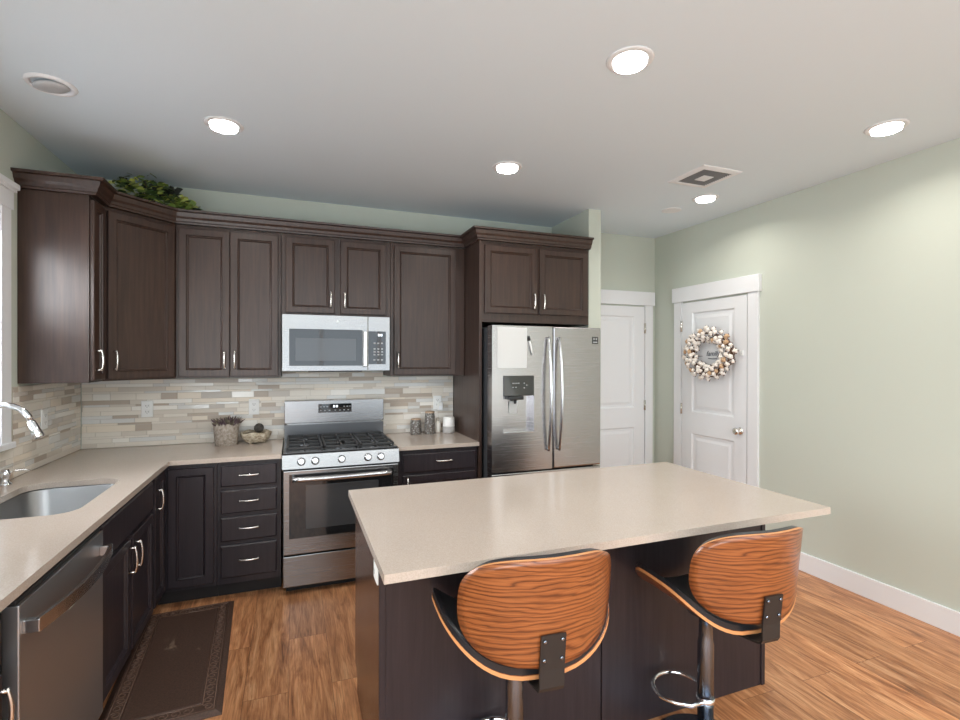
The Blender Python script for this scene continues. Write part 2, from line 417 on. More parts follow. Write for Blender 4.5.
# sink window: casing, sill, sash
wroot = bpy.data.objects.new('window_1', None); COL.objects.link(wroot); wroot.location = (0, WY0, WZ0); wroot['kind'] = 'structure'
WM['window_1'] = Matrix.Translation((0, WY0, WZ0))
w = MB(); w.box(0, 0.02, WY1, WY1+0.09, WZ0-0.03, WZ1, 0.002).box(0, 0.02, WY0-0.09, WY0, WZ0-0.03, WZ1, 0.002)
w.build('window_casing', 'white_trim', wroot)
w = MB(); w.box(0, 0.026, WY0-0.10, WY1+0.10, WZ1, WZ1+0.09, 0.002).box(0, 0.036, WY0-0.11, WY1+0.11, WZ1+0.09, WZ1+0.105, 0.002)
w.box(0, 0.043, WY0-0.125, WY1+0.125, WZ1+0.105, WZ1+0.135, 0.006)
w.build('window_header', 'white_trim', wroot)
w = MB(); w.box(-0.1, 0.035, WY0-0.1, WY1+0.1, WZ0-0.06, WZ0-0.03, 0.004); w.build('window_sill', 'white_trim', wroot)
w = MB()
for y in (WY0, WY1-0.045): w.box(-0.11, -0.07, y, y+0.045, WZ0-0.03, WZ1)
for z in (WZ0-0.03, (WZ0+WZ1)/2, WZ1-0.045): w.box(-0.11, -0.07, WY0, WY1, z, z+0.045)
w.build('window_frame', 'white_trim', wroot)
MB().box(-0.092, -0.088, WY0+0.045, WY1-0.045, WZ0+0.015, WZ1-0.045).build('window_pane', 'pane_glass', wroot)
bl = thing('window_blind', 'white horizontal slat blind hanging in the window over the sink', 'window blind', (-0.03, (WY0+WY1)/2, WZ0))
MB().box(-0.055, -0.003, WY0+0.004, WY1-0.004, WZ1-0.05, WZ1-0.002, 0.003).build('head_rail', 'blind_white', bl)
w = MB(); z = WZ0+0.02
while z < WZ1-0.06:
    Mx = Matrix.Translation((-0.03, 0, z)) @ Matrix.Rotation(math.radians(24), 4, 'Y')
    w.box(-0.024, 0.024, WY0+0.008, WY1-0.008, -0.0014, 0.0014, M=Mx); z += 0.043
w.build('slats', 'blind_white', bl)
MB().box(-0.043, -0.008, WY0+0.008, WY1-0.008, WZ0-0.025, WZ0+0.0, 0.003).build('bottom_rail', 'blind_white', bl)

# tile backsplashes: random linear mosaic, every strip a quad in one mesh
def tiles(mb, O, U, N, w, h):
    O, U, N = Vector(O), Vector(U), Vector(N)
    mb.rings(O, U, Z, N, w, h, [(0, 0), (0, 0.0045)], 0)
    z = 0.003; hs = [0.030, 0.030, 0.015, 0.030, 0.045, 0.015, 0.030, 0.0225]; i = 0
    while z < h-0.006:
        hh = min(hs[i % len(hs)], h-0.002-z); i += 1
        x = -random.random()*0.2
        while x < w:
            L = random.choice([0.10, 0.15, 0.15, 0.20, 0.28]); a, b_ = max(x, 0)+0.001, min(x+L, w)-0.001
            if b_-a > 0.004:
                k = random.choices(range(7), [28, 16, 9, 12, 22, 8, 5])[0]+1
                mb.rings(O+U*a+Z*(z+0.0008), U, Z, N, b_-a, hh-0.0016, [(0, 0.004), (0, 0.0068), (0.0008, 0.0076)], k)
            x += L
        z += hh
TM = ['grout']+['tile_%s' % c for c in 'abcdefg']
t = MB(); tiles(t, (0.010, -0.0005, CT+0.001), X, -Y, 2.630, 0.468); tiles(t, (1.27, -0.0005, CT+0.4695), X, -Y, 0.77, 0.044)
one('tile_backsplash', t, TM, 'long beige and grey linear mosaic backsplash on the back wall behind the range', 'backsplash', (0.01, -0.0005, CT+0.001))
t = MB(); tiles(t, (0.0005, -0.872, CT+0.001), Y, X, 0.861, 0.468); tiles(t, (0.0005, -3.0, CT+0.001), Y, X, 2.126, 0.155)
one('tile_backsplash', t, TM, 'tan linear mosaic backsplash on the left wall beside the sink window', 'backsplash', (0.0005, -0.87, CT+0.001))

# ================================================================== UPPER CABINETS
UB, UT = 1.388, 2.408
CRZ = 2.4085
PROF = [(-0.0205, 0), (0.014, 0), (0.016, 0.010), (0.022, 0.014), (0.026, 0.030), (0.036, 0.043), (0.043, 0.068), (0.060, 0.072), (0.062, 0.085), (-0.0205, 0.085)]
path = [Vector(p) for p in [(0.0, -0.822), (0.332, -0.822), (0.332, -0.622), (0.622, -0.332), (1.268, -0.332), (2.04, -0.332), (2.640, -0.332), (2.640, -0.642), (3.600, -0.642)]]
def crown_seg(mb, i, trim0=False, trim1=False):
    def off(k):   # mitre direction at path vertex k
        def nrm(a, b): d = (b-a).normalized(); return Vector((d.y, -d.x))
        if k == 0: return nrm(path[0], path[1])
        if k == len(path)-1: return nrm(path[-2], path[-1])
        n1, n2 = nrm(path[k-1], path[k]), nrm(path[k], path[k+1]); m_ = (n1+n2).normalized()
        return m_/max(0.3, m_.dot(n1))
    ends = []
    for k in (i, i+1):
        o = off(k); ends.append([mb.bm.verts.new((path[k].x+o.x*d, path[k].y+o.y*d, CRZ+zz)) for d, zz in PROF])
    a, b_ = ends; n_ = len(PROF)
    for j in range(n_): mb.face((a[j], b_[j], b_[(j+1) % n_], a[(j+1) % n_]))
    mb.face(a[::-1]); mb.face(b_)
def add_door(root, name, O, U, N, w, h, mt, rail=0.043, handle=None, hl=0.12, hvert=True, t=0.02):
    d = MB(); d.door(O, U, Z, N, w, h, t, rail); p = d.build(name, mt, root)
    if handle:
        hb = MB(); pull(hb, Vector(O)+Vector(U)*handle[0]+Z*handle[1]+Vector(N)*t, Z if hvert else U, N, hl)
        hb.build('handle', 'nickel', p)
    return p
E_ = 'espresso'
# left wall cabinet
c = thing('wall_cabinet', 'narrow dark wall cabinet beside the sink window, plain end panel facing the room', 'cabinet', (0.16, -0.72, UB))
MB().box(0.002, 0.311, -0.82, -0.622, UB, UT, 0.001).box(0.295, 0.311, -0.822, -0.80, UB, UT).build('carcass', E_, c)
add_door(c, 'door', (0.311, -0.812, UB+0.012), Y, X, 0.172, 0.985, E_, 0.036, (0.03, 0.11))
k = MB(); crown_seg(k, 0); crown_seg(k, 1); k.build('crown', E_, c, recalc=True)
# corner cabinet
c = thing('corner_wall_cabinet', 'diagonal dark corner wall cabinet with the ivy on top', 'cabinet', (0.3, -0.3, UB))
MB().prism([(0.002, -0.002), (0.002, -0.62), (0.312, -0.62), (0.62, -0.312), (0.62, -0.002)], UB, UT).build('carcass', E_, c)
D = Vector((1, 1, 0)).normalized(); ND = Vector((1, -1, 0)).normalized()
add_door(c, 'door', Vector((0.312, -0.62, UB+0.012))+D*0.02+ND*0.001, D, ND, 0.396, 0.985, E_, 0.043, (0.03, 0.11))
k = MB(); crown_seg(k, 2); k.build('crown', E_, c, recalc=True)
def upper(label, x0, x1, z0, doors, seg, hz=0.11):
    c = thing('wall_cabinet', label, 'cabinet', ((x0+x1)/2, -0.16, z0))
    MB().box(x0+0.001, x1-0.001, -0.311, -0.002, z0, UT, 0.001).build('carcass', E_, c)
    for a, b_, side in doors:
        add_door(c, 'door', (a, -0.311, z0+0.012), X, -Y, b_-a, UT-0.035-z0, E_, 0.043, (0.028 if side == 'l' else b_-a-0.028, hz))
    k = MB(); crown_seg(k, seg); k.build('crown', E_, c, recalc=True)
    return c
upper('tall two-door dark wall cabinet between corner cabinet and microwave', 0.622, 1.268, UB, [(0.640, 0.942, 'r'), (0.948, 1.250, 'l')], 3)
upper('short two-door dark wall cabinet directly above the microwave', 1.269, 2.041, 1.838, [(1.300, 1.632, 'r'), (1.674, 2.006, 'l')], 4, 0.10)
upper('single-door dark wall cabinet right of the microwave', 2.042, 2.640, UB, [(2.068, 2.560, 'l')], 5)
c = thing('fridge_cabinet', 'deep two-door dark cabinet above the refrigerator with tall side panel', 'cabinet', (3.12, -0.3, 1.80))
MB().box(2.666, 3.600, -0.621, -0.002, 1.80, UT, 0.001).build('carcass', E_, c)
MB().box(2.643, 2.665, -0.640, -0.002, 0.0, UT, 0.001).build('side_panel', E_, c)
add_door(c, 'door', (2.690, -0.621, 1.868), X, -Y, 0.432, 0.51, E_, 0.043, (0.432-0.028, 0.10))
add_door(c, 'door', (3.148, -0.621, 1.868), X, -Y, 0.432, 0.51, E_, 0.043, (0.028, 0.10))
k = MB(); crown_seg(k, 6); crown_seg(k, 7); k.build('crown', E_, c, recalc=True)

# ================================================================== BASE CABINETS
B_ = 'espresso_base'; TK = 0.10; BT = 0.8755
def front(root, name, O, U, N, w, h, rail, handle=None, hvert=True, hl=0.12): return add_door(root, name, O, U, N, w, h, B_, rail, handle, hl, hvert)
c = thing('corner_base_cabinet', 'dark corner base cabinet whose tall doors meet under the counter bend', 'cabinet', (0.45, -0.45, 0))
MB().prism([(0.002, -0.002), (0.002, -0.88), (0.61, -0.88), (0.61, -0.61), (0.902, -0.61), (0.902, -0.002)], TK, BT).build('carcass', B_, c)
MB().prism([(0.01, -0.01), (0.01, -0.88), (0.535, -0.88), (0.535, -0.535), (0.902, -0.535), (0.902, -0.01)], 0, TK).build('toe_kick', 'toe_kick', c)
front(c, 'door', (0.640, -0.61, 0.125), X, -Y, 0.245, 0.722, 0.043)
front(c, 'door', (0.61, -0.868, 0.125), Y, X, 0.222, 0.722, 0.043, (0.03, 0.60))
c = thing('drawer_cabinet', 'dark base cabinet with four drawers left of the range', 'cabinet', (1.09, -0.3, 0))
MB().box(0.904, 1.276, -0.61, -0.002, TK, BT, 0.001).build('carcass', B_, c)
MB().box(0.904, 1.276, -0.535, -0.01, 0, TK).build('toe_kick', 'toe_kick', c)
for z0, z1 in ((0.716, 0.848), (0.546, 0.692), (0.372, 0.522), (0.142, 0.346)):
    front(c, 'drawer', (0.925, -0.61, z0), X, -Y, 0.325, z1-z0, 0, (0.1625, (z1-z0)*0.55), False)
c = thing('base_cabinet', 'dark base cabinet between range and fridge, drawer over door', 'cabinet', (2.34, -0.3, 0))
MB().box(2.042, 2.640, -0.61, -0.002, TK, BT, 0.001).build('carcass', B_, c)
MB().box(2.042, 2.640, -0.535, -0.01, 0, TK).build('toe_kick', 'toe_kick', c)
front(c, 'drawer', (2.075, -0.61, 0.712), X, -Y, 0.545, 0.128, 0, (0.30, 0.075), False)
front(c, 'door', (2.075, -0.61, 0.125), X, -Y, 0.545, 0.565, 0.043, (0.03, 0.50))
c = thing('sink_cabinet', 'dark two-door base cabinet under the sink', 'cabinet', (0.3, -1.29, 0))
MB().box(0.002, 0.61, -0.898, -0.882, TK, BT).box(0.002, 0.61, -1.704, -1.688, TK, BT).box(0.002, 0.59, -1.688, -0.898, TK, TK+0.02).box(0.59, 0.61, -1.688, -0.898, TK, BT).build('carcass', B_, c)
MB().box(0.01, 0.535, -1.704, -0.882, 0, TK).build('toe_kick', 'toe_kick', c)
front(c, 'false_drawer_front', (0.61, -1.690, 0.695), Y, X, 0.780, 0.150, 0)
front(c, 'door', (0.61, -1.690, 0.125), Y, X, 0.375, 0.545, 0.043, (0.375-0.03, 0.45), True, 0.13)
front(c, 'door', (0.61, -1.285, 0.125), Y, X, 0.375, 0.545, 0.043, (0.03, 0.45), True, 0.13)
c = thing('end_base_cabinet', 'dark base cabinet at the photo\'s lower left edge beyond the dishwasher', 'cabinet', (0.3, -2.70, 0))
MB().box(0.002, 0.61, -3.00, -2.400, TK, BT, 0.001).build('carcass', B_, c)
MB().box(0.01, 0.535, -3.00, -2.400, 0, TK).build('toe_kick', 'toe_kick', c)
front(c, 'drawer', (0.61, -2.985, 0.712), Y, X, 0.56, 0.128, 0, (0.28, 0.064), False)
front(c, 'door', (0.61, -2.985, 0.125), Y, X, 0.56, 0.565, 0.043, (0.56-0.03, 0.48))

# ================================================================== COUNTERTOPS
def rrect(x0, x1, y0, y1, r, seg=6):
    pts = []
    for cx, cy, a0 in ((x1-r, y1-r, 0), (x0+r, y1-r, 90), (x0+r, y0+r, 180), (x1-r, y0+r, 270)):
        for k in range(seg+1):
            a = math.radians(a0+90*k/seg); pts.append((cx+r*math.cos(a), cy+r*math.sin(a)))
    return pts
SX0, SX1, SY0, SY1 = 0.135, 0.530, -1.675, -1.035
def slab(outer, hole, z0, z1, ch=0.003):
    mb = MB(); bm = mb.bm
    def loop(p, z): return [bm.verts.new((q[0], q[1], z)) for q in p]
    for z, up in ((z1, True), (z0, False)):
        ls = [loop(outer, z)]+([loop(hole, z)] if hole else [])
        es = []
        for L in ls: es += [bm.edges.new((L[i], L[(i+1) % len(L)])) for i in range(len(L))]
        r = bmesh.ops.triangle_fill(bm, edges=es, use_beauty=True)
        for f in r['geom']:
            if isinstance(f, bmesh.types.BMFace) and (f.normal.z > 0) != up: f.normal_flip()
        if up: top = ls
        else: bot = ls
    for t_, b_ in zip(top, bot):
        for i in range(len(t_)): mb.face((b_[i], b_[(i+1) % len(t_)], t_[(i+1) % len(t_)], t_[i]))
    bmesh.ops.recalc_face_normals(bm, faces=bm.faces)
    return mb
L_ = [(0.0, 0.0), (0.0, -3.02), (0.652, -3.02), (0.652, -0.652), (1.279, -0.652), (1.279, 0.0)]
one('countertop', slab(L_, rrect(SX0, SX1, SY0, SY1, 0.09), CT-0.028, CT), 'quartz', 'L-shaped beige quartz countertop holding the sink', 'countertop', (0.3, -0.3, CT-0.028))
one('countertop', slab([(2.038, -0.652), (2.641, -0.652), (2.641, 0.0), (2.038, 0.0)], None, CT-0.028, CT), 'quartz', 'short beige quartz countertop between range and refrigerator', 'countertop', (2.34, -0.3, CT-0.028))

# sink
sk = thing('kitchen_sink', 'undermount stainless steel sink below the window', 'sink', (0.33, -1.355, CT-0.24))
mb = MB(); rings = []
for ins, z, rr in ((-0.025, CT-0.0295, 0.11), (-0.004, CT-0.0295, 0.093), (0.0, CT-0.036, 0.09), (0.012, CT-0.19, 0.085), (0.03, CT-0.215, 0.075), (0.06, CT-0.225, 0.06)):
    rings.append([mb.bm.verts.new((p[0], p[1], z)) for p in rrect(SX0+ins, SX1-ins, SY0+ins, SY1-ins, rr)])
for a, b_ in zip(rings, rings[1:]):
    for i in range(len(a)): mb.face((a[i], b_[i], b_[(i+1) % len(a)], a[(i+1) % len(a)]), 0, True)
mb.face(rings[-1], 0)
mb.build('basin', 'sink_steel', sk)
MB().lathe([(0.045, CT-0.2245), (0.045, CT-0.222), (0.034, CT-0.221), (0.030, CT-0.2235)], (0.33, -1.355, 0), 24).build('drain', 'chrome', sk)
# faucet
FX, FY = 0.068, -1.345
fa = thing('faucet', 'chrome gooseneck pull-down faucet over the sink', 'faucet', (FX, FY, CT))
MB().lathe([(0.028, CT), (0.028, CT+0.008), (0.022, CT+0.02), (0.019, CT+0.06), (0.019, CT+0.11), (0.014, CT+0.125)], (FX, FY, 0), 24).build('base', 'chrome', fa)
pts = [(FX, FY, CT+0.12), (FX, FY, CT+0.24), (FX, FY, CT+0.30)]
R_ = 0.10
for k in range(1, 13):
    a = math.radians(180-165*k/12); pts.append((FX+R_+R_*math.cos(a), FY, CT+0.313+R_*math.sin(a)))
MB().tube(pts, 0.0125, 14).build('neck', 'chrome', fa)
p1 = Vector(pts[-1]); dr = (p1-Vector(pts[-2])).normalized()
MB().tube([p1, p1+dr*0.01, p1+dr*0.035, p1+dr*0.074, p1+dr*0.082], 0.015, 16, rs=[0.014, 0.016, 0.018, 0.0225, 0.020]).build('spray_head', 'chrome', fa)
MB().tube([(FX, FY-0.015, CT+0.075), (FX, FY-0.05, CT+0.085), (FX+0.01, FY-0.11, CT+0.11)], 0.007, 10, rs=[0.013, 0.009, 0.006]).build('lever', 'chrome', fa)
# soap dispenser
so = thing('soap_dispenser', 'small chrome soap dispenser by the sink rim with a thin curved spout', 'soap dispenser', (0.037, -1.02, CT))
MB().lathe([(0.026, 0), (0.026, 0.005), (0.017, 0.012), (0.014, 0.028), (0.016, 0.036), (0.021, 0.04), (0.022, 0.06), (0.017, 0.068), (0.013, 0.075)], (0.037, -1.02, CT), 20).build('base', 'chrome', so)
MB().tube([(0.052, -1.02, CT+0.058), (0.078, -1.012, CT+0.066), (0.104, -1.002, CT+0.066), (0.128, -0.994, CT+0.056)], 0.0045, 8).build('spout', 'nickel', so)

# ================================================================== DISHWASHER
dw = thing('dishwasher', 'stainless dishwasher with bowed bar handle under the left counter', 'dishwasher', (0.3, -2.04, 0))
MB().box(0.03, 0.600, -2.368, -1.712, 0.105, 0.855).box(0.03, 0.54, -2.368, -1.712, 0.0, 0.105).build('tub', 'black_gap', dw)
d_ = MB().box(0.600, 0.640, -2.362, -1.716, 0.115, 0.838, 0.004); d_.build('door', 'steel_dark', dw)
MB().box(0.601, 0.632, -2.362, -1.716, 0.8385, 0.852, 0.002).build('control_strip', 'black_plastic', dw)
hb = MB(); pts = []
for i in range(17):
    q = -1+2*i/16; pts.append((0.672+0.032*(1-q*q), -2.040+q*0.300, 0.768))
n0 = len(hb.bm.verts)
def barrect(mb, pts, hw, hh):
    rings = []
    for i, p in enumerate(pts):
        t = (Vector(pts[min(i+1, len(pts)-1)])-Vector(pts[max(i-1, 0)])).normalized(); nn = Vector((t.y, -t.x, 0))
        if nn.x < 0: nn = -nn
        p = Vector(p); rings.append([mb.bm.verts.new(p+nn*a+Z*b_) for a, b_ in ((-hw, -hh), (hw, -hh), (hw, hh), (-hw, hh))])
    for a, b_ in zip(rings, rings[1:]):
        for k in range(4): mb.face((a[k], a[(k+1) % 4], b_[(k+1) % 4], b_[k]))
    mb.face(rings[0]); mb.face(rings[-1][::-1]); bmesh.ops.recalc_face_normals(mb.bm, faces=mb.bm.faces)
barrect(hb, pts, 0.006, 0.020)
hd_ = hb.build('handle', 'steel_plain', dw)
MB().box(0.640, 0.678, -2.345, -2.322, 0.750, 0.786, 0.002).build('handle_bracket', 'steel_plain', hd_)
MB().box(0.640, 0.678, -1.758, -1.735, 0.750, 0.786, 0.002).build('handle_bracket', 'steel_plain', hd_)
MB().box(0.6402, 0.6412, -2.035, -1.985, 0.672, 0.706).build('sticker', 'brown_sticker', dw)
MB().tube([(0.6418, -2.025, 0.688), (0.6418, -2.012, 0.683), (0.6418, -1.995, 0.697)], 0.0022, 6).build('sticker_mark', 'black_plastic', dw)

# ================================================================== RANGE
RX0, RX1 = 1.287, 2.030
rg = thing('gas_range', 'stainless steel gas range with black cooktop and five knobs', 'range', (1.66, -0.35, 0))
MB().box(RX0, RX1, -0.655, -0.018, 0.045, 0.900, 0.003).build('body', 'grey_side', rg)
MB().box(RX0+0.02, RX1-0.02, -0.62, -0.05, 0.0, 0.045).build('plinth', 'black_gap', rg)
MB().box(RX0, RX1, -0.66, -0.075, 0.9005, 0.914, 0.005).build('cooktop', 'enamel_black', rg)
MB().box(RX0, RX1, -0.074, -0.02, 0.9005, 1.018).build('riser', 'riser_metal', rg)
bgd = MB().box(RX0, RX1, -0.092, -0.02, 1.030, 1.200, 0.004).box(RX0+0.02, RX1-0.02, -0.08, -0.03, 1.018, 1.030).build('backguard', 'steel', rg)
MB().box(1.640, 1.653, -0.0952, -0.0944, 1.145, 1.160).box(1.661, 1.674, -0.0952, -0.0944, 1.145, 1.160).build('clock_digits', 'digit_light', bgd)
w = MB().box(1.530, 1.778, -0.0945, -0.0918, 1.105, 1.172)
for x, z in [(1.548, 1.15), (1.572, 1.15), (1.596, 1.15), (1.548, 1.122), (1.578, 1.122), (1.612, 1.122), (1.655, 1.122), (1.69, 1.122), (1.722, 1.15), (1.745, 1.15), (1.765, 1.15), (1.722, 1.122), (1.752, 1.122)]:
    w.box(x-0.006, x+0.006, -0.0951, -0.0944, z-0.0025, z+0.0025, mi=1)
w.build('display_panel', ['black_glass', 'grey_mark'], bgd)
# control panel (sloped) and knobs
w = MB(); pr = [(-0.66, 0.905), (-0.682, 0.900), (-0.700, 0.812), (-0.66, 0.812)]
a = [w.bm.verts.new((RX0-0.004, y, z)) for y, z in pr]; b_ = [w.bm.verts.new((RX1+0.004, y, z)) for y, z in pr]
for i in range(4): w.face((a[i], a[(i+1) % 4], b_[(i+1) % 4], b_[i]))
w.face(a); w.face(b_); w.build('control_panel', 'steel', rg, recalc=True)
tilt = math.atan2(0.018, 0.088)
for x in (1.398, 1.484, 1.650, 1.822, 1.908):
    Mk = Matrix.Translation((x, -0.6915, 0.856)) @ Matrix.Rotation(PI/2-tilt*1.0, 4, 'X')
    kb = MB().lathe([(0.026, 0), (0.026, 0.004), (0.021, 0.006), (0.020, 0.022), (0.017, 0.026)], (0, 0, 0), 24, Mk)
    p = kb.build('knob', 'steel_plain', rg)
    MB().box(-0.004, 0.004, -0.019, 0.019, 0.024, 0.034, 0.0015, M=Mk).build('knob_grip', 'steel_plain', p)
# oven door
w = MB().box(RX0+0.002, RX1-0.002, -0.698, -0.657, 0.262, 0.800, 0.004); od = w.build('oven_door', 'steel', rg)
MB().box(1.325, 1.993, -0.7005, -0.6975, 0.365, 0.778, 0.001).build('oven_window', 'black_glass', od)
MB().box(1.425, 1.892, -0.7015, -0.7003, 0.42, 0.70, 0.0004).build('window_mesh', 'window_mesh', od)
hb = MB(); pts = [(1.345+0.628*i/14, -0.742-0.012*math.sin(PI*i/14), 0.752) for i in range(15)]
hb.tube(pts, 0.0165, 14); hp = hb.build('oven_handle', 'steel_plain', od)
for x in (1.352, 1.966): MB().box(x-0.01, x+0.01, -0.742, -0.698, 0.742, 0.762, 0.002).build('handle_post', 'steel_plain', hp)
MB().box(RX0+0.002, RX1-0.002, -0.698, -0.657, 0.055, 0.252, 0.004).build('bottom_drawer', 'steel', rg)
# grates and burners
for gi in range(3):
    x0 = RX0+0.02+gi*0.2365; x1 = x0+0.230; w = MB(); zt = 0.940
    for x in (x0+0.007, x1-0.007): w.box(x-0.007, x+0.007, -0.635, -0.10, zt-0.014, zt, 0.003)
    for y in (-0.628, -0.3675, -0.107): w.box(x0, x1, y-0.007, y+0.007, zt-0.014, zt, 0.003)
    xc = (x0+x1)/2
    for yc in (-0.50, -0.235):
        w.box(xc-0.005, xc+0.005, yc-0.125, yc-0.03, zt-0.013, zt+0.001, 0.002).box(xc-0.005, xc+0.005, yc+0.03, yc+0.125, zt-0.013, zt+0.001, 0.002)
        w.box(x0, xc-0.03, yc-0.005, yc+0.005, zt-0.013, zt+0.001, 0.002).box(xc+0.03, x1, yc-0.005, yc+0.005, zt-0.013, zt+0.001, 0.002)
    for x in (x0+0.008, x1-0.008):
        for y in (-0.627, -0.108): w.box(x-0.006, x+0.006, y-0.006, y+0.006, 0.914, zt-0.012)
    w.build('grate', 'cast_iron', rg)
    for yc in ((-0.50, -0.235) if gi != 1 else (-0.3675,)):
        MB().lathe([(0.048, 0.9145), (0.048, 0.919), (0.036, 0.921), (0.036, 0.927), (0.030, 0.929)], (xc, yc, 0), 24).build('burner', 'enamel_black', rg)

# ================================================================== MICROWAVE
mw = thing('microwave', 'stainless over-the-range microwave with black keypad', 'microwave', (1.65, -0.2, 1.435))
MX = lambda u: 1.276+(u-282)*0.00692
MZ = lambda v: 1.822-(v-316)*0.00702
MB().box(1.278, 2.030, -0.362, -0.003, 1.437, 1.832, 0.002).build('body', 'grey_side', mw)
md = MB().box(1.276, MX(366.6), -0.398, -0.363, 1.433, 1.832, 0.003); md = md.build('door', 'steel', mw)
MB().box(1.276+0.7475, MX(366.9), -0.396, -0.363, 1.433, 1.832, 0.003).build('control_side', 'steel', mw)
MB().box(MX(288.7), MX(360.8), -0.400, -0.3975, MZ(366), MZ(329), 0.001).build('window_glass', 'black_glass', md)
MB().box(MX(294.5), MX(354.5), -0.401, -0.3998, MZ(361), MZ(338), 0.0004).build('window_mesh', 'window_mesh', md)
MB().box(MX(361.4), MX(365.6), -0.432, -0.420, MZ(367), MZ(330), 0.005).box(MX(362.2), MX(364.8), -0.42, -0.398, MZ(365.5), MZ(363)).box(MX(362.2), MX(364.8), -0.42, -0.398, MZ(334), MZ(331.5)).build('door_handle', 'steel_plain', md)
w = MB().box(MX(367.4), MX(385.6), -0.3985, -0.3955, MZ(364.5), MZ(330), 0.001)
for u in (373.6, 377.6, 381.6):
    for v in (342.5, 348.5, 351.5, 354.5, 360): w.box(MX(u)-0.007, MX(u)+0.007, -0.3992, -0.3984, MZ(v)-0.005, MZ(v)+0.005, mi=1)
kp = w.build('keypad', ['black_glass', 'grey_mark'], mw)
MB().box(MX(377.3), MX(379.2), -0.3992, -0.3984, MZ(335), MZ(332.8)).box(MX(379.8), MX(381.7), -0.3992, -0.3984, MZ(335), MZ(332.8)).build('clock_digits', 'digit_light', kp)
MB().box(1.45, 1.83, -0.33, -0.10, 1.425, 1.437).build('underside_vent', 'black_plastic', mw)
MB().lathe([(0.011, 0), (0.011, 0.0012), (0.009, 0.0016)], (1.65, -0.398, 1.790), 20, Matrix.Rotation(PI/2, 4, 'X')).build('badge', 'steel_dark', md)

# ================================================================== REFRIGERATOR
fr = thing('refrigerator', 'stainless french-door refrigerator with ice dispenser and paired bowed handles', 'refrigerator', (3.14, -0.4, 0))
MB().box(2.684, 3.594, -0.705, -0.03, 0.03, 1.752, 0.003).box(2.72, 3.56, -0.68, -0.06, 0, 0.03).build('body', 'grey_side', fr)
DX0, DX1, DZ0, DZ1 = 2.768, 3.018, 0.985, 1.255
XL0, XL1, Z0, Z1 = 2.682, 3.172, 0.700, 1.765
w = MB()
w.box(XL0, DX0, -0.80, -0.712, Z0, Z1).box(DX1, XL1, -0.80, -0.712, Z0, Z1).box(DX0, DX1, -0.80, -0.712, Z0, DZ0).box(DX0, DX1, -0.80, -0.712, DZ1, Z1).box(DX0, DX1, -0.735, -0.712, DZ0, DZ1)
bmesh.ops.remove_doubles(w.bm, verts=w.bm.verts, dist=1e-5)
ld = w.build('left_door', 'steel_fridge', fr)
w = MB().box(DX0+0.002, DX1-0.002, -0.806, -0.80, 1.252, 1.400, 0.003)
for x, z in [(2.845, 1.345), (2.86, 1.345), (2.875, 1.345), (2.89, 1.345), (2.845, 1.315), (2.868, 1.315), (2.935, 1.345), (2.955, 1.33), (2.935, 1.31)]: w.box(x-0.005, x+0.005, -0.807, -0.8058, z-0.003, z+0.003, mi=1)
w.build('dispenser_panel', ['black_glass', 'grey_mark'], ld)
MB().box(2.82, 2.935, -0.80, -0.738, 1.222, 1.25, 0.006).lathe([(0.012, 0), (0.009, -0.03)], (2.88, -0.765, 1.222), 12).build('dispenser_nozzle', 'black_plastic', ld)
Mp = Matrix.Translation((2.875, -0.745, 1.21)) @ Matrix.Rotation(math.radians(10), 4, 'X')
MB().box(-0.034, 0.034, -0.006, 0.0, -0.10, 0, 0.003, M=Mp).build('dispenser_paddle', 'paper_white', ld)
MB().box(DX0+0.003, DX1-0.003, -0.806, -0.737, 0.978, 0.990, 0.002).build('drip_tray', 'steel_plain', ld)
rd = MB().box(3.180, 3.600, -0.80, -0.712, Z0, Z1, 0.010); rd = rd.build('right_door', 'steel_fridge', fr)
fz = MB().box(2.682, 3.600, -0.80, -0.712, 0.07, 0.688, 0.006).build('freezer_drawer', 'steel_fridge', fr)
MB().tube([(2.76+0.76*i/12, -0.850-0.012*math.sin(PI*i/12), 0.61) for i in range(13)], 0.012, 10).build('drawer_handle', 'steel_plain', fz)
for x, pa in ((3.130, ld), (3.222, rd)):
    pts = []; 
    for i in range(21):
        q = -1+2*i/20; pts.append((x, -0.818-0.048*(1-q*q), 1.262+0.425*q))
    hb = MB().tube(pts, 0.0135, 12, rs=[0.010+0.004*math.sin(PI*i/20) for i in range(21)])
    for q in (-1, 1): hb.tube([(x, -0.80, 1.262+0.410*q), (x, -0.824, 1.262+0.410*q)], 0.011, 10)
    hb.build('handle', 'steel_plain', pa)
bg = MB().box(3.520, 3.572, -0.802, -0.7995, 1.640, 1.695).build('badge', 'black_glass', rd)
MB().box(3.529, 3.541, -0.8028, -0.8018, 1.670, 1.686).box(3.551, 3.563, -0.8028, -0.8018, 1.670, 1.686).box(3.527, 3.565, -0.8028, -0.8018, 1.648, 1.658).build('badge_mark', 'grey_mark', bg)
one('whiteboard', MB().box(2.722, 2.958, -0.8045, -0.8005, 1.455, 1.752, 0.001), 'paper_white', 'blank white magnetic board on the left fridge door', 'whiteboard', (2.84, -0.8005, 1.455))
mk = thing('marker', 'white marker pen hanging beside the whiteboard on the fridge', 'marker', (2.99, -0.81, 1.55))
MB().tube([(2.975, -0.8105, 1.655), (2.995, -0.8105, 1.575), (3.000, -0.8105, 1.552)], 0.008, 10, rs=[0.008, 0.008, 0.005]).build('barrel', 'paper_white', mk)
MB().tube([(2.966, -0.8105, 1.690), (2.975, -0.8105, 1.657)], 0.009, 10).build('cap', 'black_plastic', mk)

